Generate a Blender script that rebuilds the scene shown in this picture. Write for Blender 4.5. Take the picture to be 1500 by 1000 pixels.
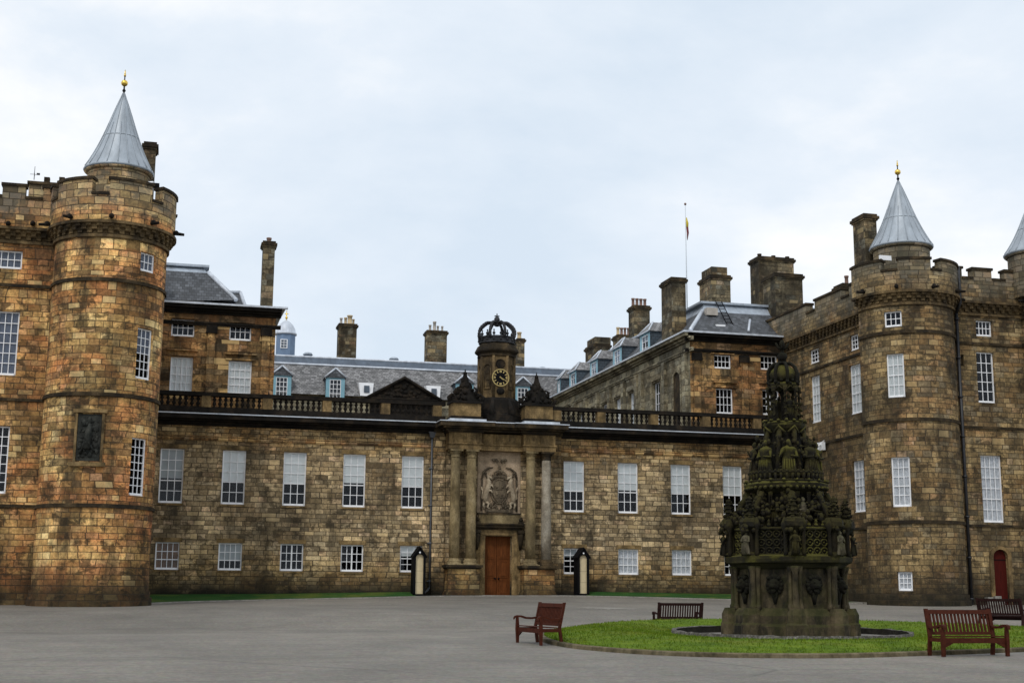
import bpy, bmesh, math, random
from math import sin, cos, pi, radians as R_
from mathutils import Vector, Matrix
random.seed(7)
SC = bpy.context.scene
for o in list(bpy.data.objects): bpy.data.objects.remove(o)

# ------------------------------------------------------------------ camera
CX, CD, CH = -4.3891, 72.0, 1.0463
YAW, PITCH, ROLL, FF = .2467, .1828, .0077, 1977.75
def _rot():
    cy, sy, cp, sp, cr, sr = cos(YAW), sin(YAW), cos(PITCH), sin(PITCH), cos(ROLL), sin(ROLL)
    fw = Vector((sy*cp, cy*cp, sp)); rt = Vector((cy, -sy, 0)); up = rt.cross(fw)
    return rt*cr+up*sr, up*cr-rt*sr, fw
RT, UP, FW = _rot(); CAM = Vector((CX, -CD, CH))
def at(px, py, ax, val):
    """point of the photograph's pixel on the real plane x|y|z = val"""
    d = FW+RT*((px-750)/FF)-UP*((py-500)/FF); i = 'xyz'.index(ax)
    return CAM+d*((val-CAM[i])/d[i])
cam = bpy.data.cameras.new('camera'); cam_o = bpy.data.objects.new('camera', cam); SC.collection.objects.link(cam_o)
cam.sensor_width = 36; cam.lens = FF/1500*36; cam.clip_start = .1; cam.clip_end = 3000
m = Matrix.Identity(4)
for i in range(3): m[i][0] = RT[i]; m[i][1] = UP[i]; m[i][2] = -FW[i]; m[i][3] = CAM[i]
cam_o.matrix_world = m; SC.camera = cam_o

# ------------------------------------------------------------------ sky, sun, exposure
SUN_EL, SUN_AZ = 48, 215      # azimuth clockwise from +Y
w = bpy.data.worlds.new('World'); SC.world = w; w.use_nodes = True
nt = w.node_tree; N = nt.nodes; L = nt.links; N.clear()
def wn(t, **k):
    n = N.new(t)
    for a, b in k.items(): setattr(n, a, b)
    return n
out = wn('ShaderNodeOutputWorld'); bg = wn('ShaderNodeBackground'); bg.inputs[1].default_value = .1
sky = wn('ShaderNodeTexSky', sky_type='NISHITA', sun_disc=False, sun_elevation=R_(SUN_EL), sun_rotation=R_(SUN_AZ))
tc = wn('ShaderNodeTexCoord'); mp = wn('ShaderNodeMapping'); mp.inputs['Scale'].default_value = (1, 1, 2.0); mp.inputs['Location'].default_value = (.35, .1, .15)
n1 = wn('ShaderNodeTexNoise'); n1.inputs['Scale'].default_value = 2.3; n1.inputs['Detail'].default_value = 8; n1.inputs['Roughness'].default_value = .55; n1.inputs['Distortion'].default_value = .15
cr = wn('ShaderNodeValToRGB'); cr.color_ramp.elements[0].position = .38; cr.color_ramp.elements[0].color = (6.4, 7.3, 8.3, 1)
cr.color_ramp.elements[1].position = .60; cr.color_ramp.elements[1].color = (9.3, 9.4, 9.5, 1)
e = cr.color_ramp.elements.new(.5); e.color = (7.5, 8.15, 8.9, 1)
mx = wn('ShaderNodeMix', data_type='RGBA'); mx.inputs[0].default_value = .94
L.new(tc.outputs['Generated'], mp.inputs[0]); L.new(mp.outputs[0], n1.inputs['Vector']); L.new(n1.outputs[0], cr.inputs[0])
L.new(sky.outputs[0], mx.inputs[6]); L.new(cr.outputs[0], mx.inputs[7]); L.new(mx.outputs[2], bg.inputs[0]); L.new(bg.outputs[0], out.inputs[0])
sun = bpy.data.lights.new('sun', 'SUN'); sun.energy = 1.1; sun.angle = R_(12); sun.color = (1, .96, .9)
so = bpy.data.objects.new('sun', sun); SC.collection.objects.link(so)
az, el = R_(SUN_AZ), R_(SUN_EL)
so.rotation_euler = Vector((sin(az)*cos(el), cos(az)*cos(el), sin(el))).to_track_quat('Z', 'Y').to_euler()
SC.view_settings.view_transform = 'Standard'; SC.view_settings.look = 'None'; SC.view_settings.exposure = .18; SC.view_settings.gamma = 1
SC.render.engine = 'CYCLES'

# ------------------------------------------------------------------ materials
class G:
    def __init__(s, name):
        s.m = bpy.data.materials.new(name); s.m.use_nodes = True; s.t = s.m.node_tree
        s.b = s.t.nodes['Principled BSDF']; s.out = s.t.nodes['Material Output']
    def n(s, typ, ins=None, **k):
        n = s.t.nodes.new(typ)
        for a, b in k.items(): setattr(n, a, b)
        for a, b in (ins or {}).items(): s.put(n.inputs[a], b)
        return n
    def put(s, sock, v):
        if isinstance(v, bpy.types.NodeSocket): s.t.links.new(v, sock)
        else: sock.default_value = v
    def noise(s, vec, scale, detail=4, rough=.55, dist=0):
        return s.n('ShaderNodeTexNoise', {'Vector': vec, 'Scale': scale, 'Detail': detail, 'Roughness': rough, 'Distortion': dist}).outputs[0]
    def math(s, op, a, b=0, c=0, clamp=False):
        n = s.n('ShaderNodeMath', operation=op, use_clamp=clamp); s.put(n.inputs[0], a); s.put(n.inputs[1], b)
        if op in ('MULTIPLY_ADD',): s.put(n.inputs[2], c)
        return n.outputs[0]
    def ramp(s, f, stops, interp='LINEAR'):
        n = s.n('ShaderNodeValToRGB', {0: f}); r = n.color_ramp; r.interpolation = interp
        while len(r.elements) < len(stops): r.elements.new(.5)
        for e, (p, c) in zip(r.elements, stops):
            e.position = p; e.color = (c, c, c, 1) if not isinstance(c, tuple) else (*c, 1)
        return n.outputs[0]
    def mix(s, f, a, b, mode='MIX'):
        n = s.n('ShaderNodeMix', data_type='RGBA', blend_type=mode); s.put(n.inputs[0], f)
        s.put(n.inputs[6], (*a, 1) if isinstance(a, tuple) else a); s.put(n.inputs[7], (*b, 1) if isinstance(b, tuple) else b)
        return n.outputs[2]
    def vmap(s, vec, scale=(1, 1, 1), loc=(0, 0, 0)):
        return s.n('ShaderNodeMapping', {'Vector': vec, 'Scale': scale, 'Location': loc}).outputs[0]
    def obj(s): return s.n('ShaderNodeTexCoord').outputs['Object']
    def uv(s): return s.n('ShaderNodeTexCoord').outputs['UV']
    def geo(s): return s.n('ShaderNodeNewGeometry').outputs['Position']
    def bump(s, h, dist=.02, st=.6):
        s.put(s.b.inputs['Normal'], s.n('ShaderNodeBump', {'Height': h, 'Distance': dist, 'Strength': st}).outputs[0])
    def base(s, c, rough=.85, metal=0, spec=None):
        s.put(s.b.inputs['Base Color'], (*c, 1) if isinstance(c, tuple) else c); s.put(s.b.inputs['Roughness'], rough); s.b.inputs['Metallic'].default_value = metal
        if spec is not None: s.b.inputs['Specular IOR Level'].default_value = spec
        return s.m

def ashlar(name, cols, bw=.62, bh=.3, mortar=.42, soot=.5, soot_lo=.5, patch=(.30, .13, .035), patch_amt=.5, seed=0, low=.5, mw=.019, contrast=.55, grey=.7, pink=.5, var=1., zband=None, gain=2.1, sat=.85, ztop=None, odd=.6, tint=(.98, 1.0, .86)):
    g = G(name); uv = g.uv(); P = g.geo()
    sep = g.n('ShaderNodeSeparateXYZ', {0: uv}); u, v = sep.outputs[0], sep.outputs[1]
    nv = g.n('ShaderNodeTexNoise', {'W': v, 'Scale': .9, 'Detail': 1}, noise_dimensions='1D').outputs[0]
    v2 = g.math('MULTIPLY_ADD', nv, .42, v)
    nu = g.noise(g.vmap(uv, (.8, .25, 1), (seed, 0, 0)), 1, 1)
    u2 = g.math('MULTIPLY_ADD', nu, .9, u)
    wob = g.noise(uv, 6, 2)
    v3 = g.math('MULTIPLY_ADD', wob, .028, v2)
    vec = g.n('ShaderNodeCombineXYZ', {0: u2, 1: v3, 2: 0.0}).outputs[0]
    b1 = g.n('ShaderNodeTexBrick', {'Vector': vec, 'Color1': (0, 0, 0, 1), 'Color2': (1, 1, 1, 1), 'Mortar': (.5, .5, .5, 1), 'Scale': 1, 'Mortar Size': mw, 'Mortar Smooth': .35, 'Bias': 0, 'Brick Width': bw, 'Row Height': bh}, offset=.43, squash=.72, squash_frequency=3)
    vb = g.vmap(vec, (1, 1, 1), (.37+seed, 0, 0))
    b2 = g.n('ShaderNodeTexBrick', {'Vector': vb, 'Color1': (0, 0, 0, 1), 'Color2': (1, 1, 1, 1), 'Mortar': (.5, .5, .5, 1), 'Scale': 1, 'Mortar Size': 0.0, 'Bias': 0, 'Brick Width': bw*1.9, 'Row Height': bh}, offset=.3)
    r1 = g.n('ShaderNodeSeparateColor', {0: b1.outputs[0]}).outputs[0]; r2 = g.n('ShaderNodeSeparateColor', {0: b2.outputs[0]}).outputs[0]
    ln = g.noise(g.vmap(P, (1, 1, 1), (seed*3, 0, 0)), .28, 4, .6, .4)
    ln2 = g.ramp(ln, [(.3, 0.), (.7, 1.)])
    f = g.math('ADD', g.math('MULTIPLY', g.math('ADD', g.math('MULTIPLY', r1, .66), g.math('MULTIPLY', r2, .34)), contrast), g.math('MULTIPLY', ln2, 1-contrast))
    n = len(cols); pos = [.12+.76*i/(n-1) for i in range(n)]
    col = g.ramp(f, list(zip(pos, cols)))
    # iron-brown patches and fine grain
    pn = g.ramp(g.noise(g.vmap(P, (1, 1, 1.6), (11+seed, 4, 0)), .42, 5, .62, .6), [(.47, 0.), (.62, 1.)])
    col = g.mix(g.math('MULTIPLY', pn, patch_amt), col, patch)
    h1 = g.math('FRACT', g.math('MULTIPLY', r1, 13.7)); h2 = g.math('FRACT', g.math('ADD', g.math('MULTIPLY', r1, 7.3), g.math('MULTIPLY', r2, 3.1)))
    gr = tuple(.21*x for x in (1.05, 1.0, .92))
    col = g.mix(g.math('MULTIPLY', g.ramp(h2, [(.72, 0.), (.80, 1.)]), grey), col, gr)
    if zband:
        zz = g.n('ShaderNodeSeparateXYZ', {0: P}).outputs[2]; zn = g.math('ADD', zz, g.math('MULTIPLY', g.noise(g.vmap(P, (1, 1, .8), (4, 4, 4)), .5, 4, .6), 2.4))
        zm = g.ramp(g.math('MULTIPLY', zn, .08), [(.25, 0.), (.36, 1.), (.72, 1.), (.78, 0.)]); col = g.mix(g.math('MULTIPLY', zm, .55), col, g.mix(h1, (.22, .175, .125), (.42, .34, .25)))
    col = g.mix(g.math('MULTIPLY', g.ramp(h1, [(.90, 0.), (.95, 1.)]), pink), col, (.30, .15, .10))
    col = g.mix(1., col, g.ramp(h1, [(0., 1-.42*var), (1., 1+.38*var)]), 'MULTIPLY')
    col = g.mix(1., col, g.ramp(g.noise(g.vmap(P, (1, 1, .6), (5, seed, 2)), .33, 4, .6), [(.36, .72), (.62, 1.22)]), 'MULTIPLY')
    fine = g.ramp(g.noise(P, 8, 6, .75), [(.3, .52), (.7, 1.42)])
    col = g.mix(1., col, fine, 'MULTIPLY')
    # soot: streaks running down plus blotches
    st = g.noise(g.vmap(P, (1.1, 1.1, .22), (seed, 9, 0)), .9, 5, .65, .3)
    bl = g.noise(g.vmap(P, (1, 1, 1), (0, 5+seed, 0)), .55, 6, .68, .2)
    s = g.ramp(g.math('ADD', g.math('MULTIPLY', st, .5), g.math('MULTIPLY', bl, .5)), [(soot_lo, 0.), (soot_lo+.13, 1.)])
    s2 = g.math('MULTIPLY', s, g.ramp(r1, [(0., .55), (1., 1.)]))
    col = g.mix(g.math('MULTIPLY', s2, soot), col, (.024, .02, .016))
    bq = g.noise(g.vmap(P, (1, 1, 1.5), (seed*2, 3, 8)), 1.15, 5, .7, .5)
    sq = g.math('MULTIPLY', g.ramp(g.math('ADD', bq, g.math('MULTIPLY', g.math('SUBTRACT', h1, .5), .10)), [(.53, 0.), (.60, 1.)]), soot*.72); col = g.mix(sq, col, (.035, .026, .016))
    # odd single stones: pale repair stones and black ones
    odd1 = g.ramp(g.math('MULTIPLY', r1, 1.), [(.0, 1.), (.045, 1.), (.06, 0.)]); col = g.mix(g.math('MULTIPLY', odd1, .45), col, (.03, .027, .022))
    odd2 = g.ramp(r1, [(.93, 0.), (.95, 1.)]); col = g.mix(g.math('MULTIPLY', odd2, odd), col, tuple(min(1, c*1.25) for c in cols[-1]))
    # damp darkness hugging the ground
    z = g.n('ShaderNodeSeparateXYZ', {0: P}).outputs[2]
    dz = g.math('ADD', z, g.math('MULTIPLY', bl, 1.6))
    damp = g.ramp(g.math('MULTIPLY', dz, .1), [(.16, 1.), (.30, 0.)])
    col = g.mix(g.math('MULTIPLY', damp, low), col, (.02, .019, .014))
    gm = g.n('ShaderNodeGamma', {0: col, 1: 1.28}).outputs[0]; col = g.mix(1., gm, (gain, gain, gain), 'MULTIPLY')
    hs = g.n('ShaderNodeHueSaturation', {'Saturation': sat, 'Color': col}); col = g.mix(1., hs.outputs[0], tint, 'MULTIPLY')
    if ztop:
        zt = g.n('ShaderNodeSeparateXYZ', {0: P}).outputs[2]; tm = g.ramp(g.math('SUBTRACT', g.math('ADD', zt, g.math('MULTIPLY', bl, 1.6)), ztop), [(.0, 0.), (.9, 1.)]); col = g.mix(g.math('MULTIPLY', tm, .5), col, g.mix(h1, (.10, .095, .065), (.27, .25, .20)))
    mo = b1.outputs[1]
    col = g.mix(g.math('MULTIPLY', mo, mortar), col, (.04, .03, .02))
    h = g.math('ADD', g.math('MULTIPLY', g.math('SUBTRACT', 1., mo), .6), g.math('ADD', g.math('MULTIPLY', g.noise(P, 14, 5, .7), .45), g.math('MULTIPLY', r1, .25)))
    g.bump(h, .035, .8)
    return g.base(col, .92, 0, .25)

M = {}
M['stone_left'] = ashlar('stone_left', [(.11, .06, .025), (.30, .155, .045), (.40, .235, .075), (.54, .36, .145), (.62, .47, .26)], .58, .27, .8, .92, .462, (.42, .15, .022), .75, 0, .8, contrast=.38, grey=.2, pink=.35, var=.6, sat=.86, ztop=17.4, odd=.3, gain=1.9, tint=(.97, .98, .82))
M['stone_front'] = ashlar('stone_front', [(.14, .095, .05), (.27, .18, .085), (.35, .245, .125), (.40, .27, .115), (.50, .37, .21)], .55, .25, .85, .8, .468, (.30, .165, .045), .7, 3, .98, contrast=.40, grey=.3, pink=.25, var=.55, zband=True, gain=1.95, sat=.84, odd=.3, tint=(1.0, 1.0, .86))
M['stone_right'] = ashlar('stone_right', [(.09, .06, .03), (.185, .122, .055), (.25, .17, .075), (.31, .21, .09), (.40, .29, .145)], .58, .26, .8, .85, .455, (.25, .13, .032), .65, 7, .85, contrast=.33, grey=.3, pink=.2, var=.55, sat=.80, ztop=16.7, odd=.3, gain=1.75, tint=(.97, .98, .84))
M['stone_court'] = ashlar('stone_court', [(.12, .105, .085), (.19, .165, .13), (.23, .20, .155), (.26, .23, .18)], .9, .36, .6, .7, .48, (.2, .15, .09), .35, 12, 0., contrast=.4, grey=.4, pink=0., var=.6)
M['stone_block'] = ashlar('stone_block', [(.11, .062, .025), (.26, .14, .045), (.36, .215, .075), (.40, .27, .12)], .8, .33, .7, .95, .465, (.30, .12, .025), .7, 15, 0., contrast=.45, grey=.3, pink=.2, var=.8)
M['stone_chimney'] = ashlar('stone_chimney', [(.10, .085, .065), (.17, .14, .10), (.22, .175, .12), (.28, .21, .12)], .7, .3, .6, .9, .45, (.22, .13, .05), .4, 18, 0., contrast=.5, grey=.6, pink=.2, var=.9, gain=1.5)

def carved(name, c1, c2, c3, scale=1.6, sootc=(.018, .015, .012), soot=.6, bump=.03):
    g = G(name); P = g.geo()
    n = g.noise(P, scale, 6, .65, .3); col = g.ramp(n, [(.3, c1), (.5, c2), (.7, c3)])
    s = g.ramp(g.noise(g.vmap(P, (1, 1, .35), (3, 1, 2)), 1.3, 6, .7), [(.45, 0.), (.6, 1.)])
    col = g.mix(g.math('MULTIPLY', s, soot), col, sootc)
    col = g.mix(1., col, g.ramp(g.noise(P, 12, 4, .7), [(.3, .7), (.7, 1.25)]), 'MULTIPLY')
    g.bump(g.math('ADD', g.noise(P, 9, 6, .7), g.math('MULTIPLY', g.noise(P, 35, 3, .6), .4)), bump, .9)
    return g.base(col, .93, 0, .2)
M['soot'] = carved('soot_black_stone', (.004, .0035, .003), (.011, .009, .007), (.04, .028, .017), 1.4, soot=.6)
M['soot_mid'] = carved('soot_brown_stone', (.014, .011, .007), (.045, .032, .017), (.13, .088, .044), 1.1, soot=.8)
M['column'] = carved('column_stone', (.14, .10, .045), (.31, .235, .12), (.44, .35, .20), .9, soot=.5)
M['column_pale'] = carved('pale_column_stone', (.2, .16, .11), (.40, .35, .27), (.52, .47, .38), .8, soot=.35)
M['panel'] = carved('panel_stone', (.24, .175, .11), (.42, .31, .205), (.50, .38, .26), 1.2, soot=.35)
M['arms'] = carved('carved_arms_stone', (.05, .038, .026), (.12, .092, .06), (.22, .17, .11), 2.5, soot=.7)
M['arms_pale'] = carved('pale_carved_stone', (.26, .2, .13), (.40, .32, .22), (.48, .4, .28), 2.5, soot=.25)
M['pier'] = carved('ochre_pier_stone', (.10, .07, .03), (.24, .16, .07), (.38, .26, .12), 1.5, soot=.6)
M['corbel'] = carved('corbel_stone', (.05, .037, .021), (.14, .095, .045), (.25, .17, .08), 1.2, soot=.75)

def fount(name, c1, c2, moss, amt, dark):
    g = G(name); P = g.geo()
    col = g.ramp(g.noise(P, 1.7, 6, .65, .3), [(.3, c1), (.7, c2)])
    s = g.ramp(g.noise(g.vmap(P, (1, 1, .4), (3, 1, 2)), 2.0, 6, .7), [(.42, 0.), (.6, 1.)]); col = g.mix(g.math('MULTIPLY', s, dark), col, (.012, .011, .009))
    nz = g.n('ShaderNodeSeparateXYZ', {0: g.n('ShaderNodeNewGeometry').outputs['Normal']}).outputs[2]
    mm = g.math('ADD', g.math('MULTIPLY', nz, .35), g.noise(g.vmap(P, (1, 1, 1), (7, 2, 5)), 2.2, 6, .7))
    col = g.mix(g.math('MULTIPLY', g.ramp(mm, [(.47, 0.), (.68, 1.)]), amt), col, moss)
    g.bump(g.math('ADD', g.noise(P, 11, 6, .7), g.math('MULTIPLY', g.noise(P, 40, 3, .6), .4)), .03, 1.)
    return g.base(col, .95, 0, .2)
M['f_base'] = fount('fountain_base_stone', (.02, .016, .009), (.15, .115, .065), (.040, .042, .009), .55, .95)
M['f_carve'] = fount('fountain_mossy_carving', (.004, .0035, .0025), (.034, .026, .013), (.058, .050, .009), .45, .88)
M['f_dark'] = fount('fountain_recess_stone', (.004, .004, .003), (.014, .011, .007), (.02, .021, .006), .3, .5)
M['f_pale'] = fount('fountain_weathered_figure', (.05, .044, .028), (.19, .16, .11), (.05, .055, .015), .45, .45)
M['f_moss'] = fount('fountain_moss', (.010, .009, .004), (.055, .046, .018), (.115, .105, .018), .6, .6)

def slate(name, c, uvs=True):
    g = G(name); uv = g.uv(); P = g.geo()
    b = g.n('ShaderNodeTexBrick', {'Vector': uv, 'Color1': (0, 0, 0, 1), 'Color2': (1, 1, 1, 1), 'Mortar': (0, 0, 0, 1), 'Scale': 1, 'Mortar Size': .012, 'Brick Width': .26, 'Row Height': .2, 'Bias': 0})
    r = g.n('ShaderNodeSeparateColor', {0: b.outputs[0]}).outputs[0]
    col = g.ramp(r, [(0., tuple(x*.55 for x in c)), (.5, c), (1., tuple(x*1.5 for x in c))])
    col = g.mix(1., col, g.ramp(g.noise(g.vmap(P, (1, 1, .3)), 1.2, 5, .65), [(.3, .7), (.7, 1.3)]), 'MULTIPLY')
    col = g.mix(g.math('MULTIPLY', b.outputs[1], .5), col, (.02, .02, .022))
    g.bump(g.math('ADD', g.math('SUBTRACT', 1., b.outputs[1]), r), .02, .7)
    return g.base(col, .7)
M['slate'] = slate('grey_slate', (.185, .18, .178)); M['slate_dark'] = slate('dark_slate', (.075, .08, .088)); M['slate_blue'] = slate('blue_slate', (.05, .068, .085))
def lead(name, c, r=.5, streak=.35):
    g = G(name); P = g.geo()
    col = g.mix(1., c, g.ramp(g.noise(g.vmap(P, (1.5, 1.5, .35)), 1.6, 5, .65), [(.3, 1-streak), (.7, 1+streak*.5)]), 'MULTIPLY')
    g.bump(g.noise(P, 5, 3, .5), .01, .4)
    return g.base(col, r, .15)
M['lead'] = lead('lead_sheet', (.42, .47, .53), .5); M['lead_cone'] = lead('cone_lead', (.36, .40, .44), .45, .28); M['lead_dark'] = lead('dark_lead', (.10, .125, .16), .5)
M['lead_white'] = lead('pale_lead', (.60, .64, .70), .5, .3)
def paint(name, c, r=.5, var=.12, sc=3, bump=0):
    g = G(name); P = g.geo()
    col = g.mix(1., c, g.ramp(g.noise(P, sc, 5, .65), [(.3, 1-var), (.7, 1+var)]), 'MULTIPLY')
    if bump: g.bump(g.noise(P, 20, 3), bump, .5)
    return g.base(col, r)
M['white'] = paint('white_paint', (.84, .84, .85), .45, .08)
M['teal'] = paint('pale_blue_paint', (.22, .42, .50), .5, .1); M['blue'] = paint('cupola_blue_grey', (.15, .22, .33), .6, .15, 2)
M['black'] = paint('black_paint', (.004, .004, .005), .8, .3); M['black'].node_tree.nodes['Principled BSDF'].inputs['Specular IOR Level'].default_value = .12; M['pipe'] = paint('black_iron_pipe', (.02, .02, .023), .45, .3); M['pipe_grey'] = paint('grey_iron_pipe', (.09, .095, .105), .5, .2)
M['cream'] = paint('cream_boards', (.62, .50, .30), .6, .1, 4); M['gold'] = G('gilding').base((.85, .58, .12), .3, 1.)
M['gold_paint'] = paint('gold_paint', (.45, .34, .12), .45, .1)
M['bronze'] = carved('bronze_crown', (.02, .021, .023), (.045, .046, .05), (.09, .09, .095), 2., soot=.3, bump=.01)
M['pot_buff'] = paint('buff_clay', (.50, .38, .22), .8, .2); M['pot_red'] = paint('red_clay', (.20, .12, .09), .8, .25); M['pot_pale'] = paint('pale_clay', (.42, .38, .33), .8, .2)
M['plaque'] = carved('plaque_stone', (.014, .015, .013), (.03, .032, .028), (.06, .06, .05), 3, soot=.4)
M['flag_y'] = paint('yellow_cloth', (.55, .42, .03), .8, .1); M['flag_r'] = paint('dark_red_cloth', (.14, .02, .02), .8, .1)
M['pole'] = paint('white_pole', (.62, .66, .70), .5, .05); M['reveal'] = M['soot_mid']
M['blind'] = paint('white_blind', (.72, .74, .73), .8, .06, 1.5); M['blind_grey'] = paint('grey_blind', (.36, .39, .40), .8, .12, 1.5)
M['lace'] = paint('net_curtain', (.60, .61, .63), .8, .3, 5)
M['dim_blind'] = paint('blue_grey_blind', (.13, .15, .20), .8, .3, 2); M['warm_room'] = paint('curtain_brown', (.16, .08, .03), .8, .5, 2)  # first entry paints the sky's blue-grey reflection onto a panel behind the glass
M['room'] = G('dark_room').base((.012, .012, .014), .9, 0, .1)
def glassm():
    g = G('window_glass'); P = g.geo()
    gl = g.n('ShaderNodeBsdfGlossy', {'Color': (.8, .86, .95, 1), 'Roughness': .03})
    tr = g.n('ShaderNodeBsdfTransparent', {'Color': (.96, .97, .97, 1)})
    nrm = g.n('ShaderNodeBump', {'Height': g.noise(P, 1.1, 2), 'Distance': .03, 'Strength': .2}).outputs[0]
    g.put(gl.inputs['Normal'], nrm)
    fr = g.n('ShaderNodeFresnel', {'IOR': 1.55, 'Normal': nrm}).outputs[0]
    ms = g.n('ShaderNodeMixShader', {0: g.math('MULTIPLY_ADD', fr, .5, .0), 1: tr.outputs[0], 2: gl.outputs[0]})
    g.put(g.out.inputs[0], ms.outputs[0]); return g.m
M['glass'] = glassm()
def wood(name, c, r=.4, gs=(2, 2, 14)):
    g = G(name); P = g.obj()
    n = g.noise(g.vmap(P, gs), 2, 5, .6, .4)
    col = g.ramp(n, [(.3, tuple(x*.6 for x in c)), (.55, c), (.75, tuple(x*1.35 for x in c))])
    g.bump(n, .004, .5)
    return g.base(col, r+.1, 0, .12)
M['bench'] = wood('mahogany_stain', (.062, .015, .007), .6, (6, 6, 6)); M['bench_dark'] = wood('weathered_mahogany', (.026, .010, .009), .65, (6, 6, 6))
M['door'] = wood('oak_door', (.13, .04, .010), .65, (8, 8, 1.2)); M['door_red'] = wood('red_door', (.065, .007, .004), .65, (8, 8, 1.2))
def grass(name, a, b, c):
    g = G(name); P = g.geo()
    n = g.noise(P, 1.1, 6, .7, .3); col = g.ramp(n, [(.3, a), (.5, b), (.72, c)])
    col = g.mix(g.math('MULTIPLY', g.ramp(g.noise(P, .5, 4, .6), [(.5, 0.), (.66, 1.)]), .35), col, (.21, .19, .03))
    col = g.mix(1., col, g.ramp(g.noise(P, 16, 5, .75), [(.3, .55), (.7, 1.45)]), 'MULTIPLY')
    g.bump(g.noise(P, 30, 4, .8), .04, 1.); return g.base(col, .9, 0, .15)
M['grass'] = grass('lawn_grass', (.055, .105, .005), (.11, .180, .008), (.18, .24, .018)); M['grass_dark'] = grass('shaded_grass', (.018, .062, .012), (.028, .09, .018), (.045, .11, .022))  # second entry: darker, cooler green for the strips along the wall foot
def tarmac():
    g = G('tarmac'); P = g.geo()
    col = g.ramp(g.noise(P, .09, 5, .6, .5), [(.35, (.165, .151, .128)), (.5, (.195, .177, .15)), (.66, (.225, .202, .168))])
    col = g.mix(1., col, g.ramp(g.noise(g.vmap(P, (1, .6, 1)), .5, 6, .7), [(.35, .86), (.65, 1.12)]), 'MULTIPLY')
    col = g.mix(1., col, g.ramp(g.noise(P, 9, 6, .85), [(.38, .74), (.62, 1.24)]), 'MULTIPLY')
    col = g.mix(g.ramp(g.noise(P, 26, 2, .6), [(.66, 0.), (.7, .5)]), col, (.34, .32, .28))
    vo = g.n('ShaderNodeTexVoronoi', {'Vector': P, 'Scale': 9.0, 'Randomness': 1.0}).outputs[1]
    col = g.mix(.12, col, vo, 'MULTIPLY')
    # old trench repairs and sweeping seams
    wv = g.n('ShaderNodeTexWave', {'Vector': g.vmap(P, (.05, .16, 1), (0, .3, 0)), 'Scale': 1.0, 'Distortion': 5.0, 'Detail': 3.0, 'Detail Scale': .6}, wave_type='RINGS').outputs[1]
    col = g.mix(g.math('MULTIPLY', g.ramp(wv, [(.0, 1.), (.02, 0.)]), .35), col, (.09, .085, .08))
    # cracks, damp blotches and oil spots
    cx = g.n('ShaderNodeTexVoronoi', {'Vector': g.mix(.35, P, g.n('ShaderNodeTexNoise', {'Vector': P, 'Scale': .35, 'Detail': 4}).outputs[1]), 'Scale': .16}, feature='DISTANCE_TO_EDGE').outputs[0]
    ck = g.math('MULTIPLY', g.ramp(cx, [(.0, 1.), (.006, 0.)]), g.ramp(g.noise(P, .12, 3), [(.5, 0.), (.56, 1.)]))
    col = g.mix(g.math('MULTIPLY', ck, .6), col, (.05, .047, .042))
    wet = g.ramp(g.noise(g.vmap(P, (.5, 1.4, 1), (31, 7, 0)), .22, 6, .65, .8), [(.52, 0.), (.66, 1.)]); col = g.mix(g.math('MULTIPLY', wet, .28), col, (.085, .08, .072))
    dots = g.n('ShaderNodeTexVoronoi', {'Vector': P, 'Scale': 1.1, 'Randomness': 1.0}).outputs[0]; col = g.mix(g.math('MULTIPLY', g.ramp(dots, [(.04, 1.), (.09, 0.)]), .35), col, (.07, .065, .06))
    g.bump(g.noise(P, 55, 3, .8), .012, .6); return g.base(col, .8, 0, .35)
M['tarmac'] = tarmac()
M['kerb'] = carved('kerb_stone', (.07, .055, .03), (.15, .12, .07), (.22, .18, .11), 2.5, (.02, .022, .010), .6, .015)
M['kerb_pale'] = carved('pale_kerb', (.2, .19, .16), (.28, .26, .23), (.34, .32, .28), 2., soot=.2, bump=.01)
M['gravel'] = carved('gravel', (.05, .045, .04), (.12, .11, .095), (.28, .26, .23), 14., soot=.3, bump=.05)
M['soil'] = carved('wet_soil', (.012, .011, .008), (.022, .02, .015), (.04, .036, .026), 4., soot=.3)
M['stone_step'] = M['kerb_pale']

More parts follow.
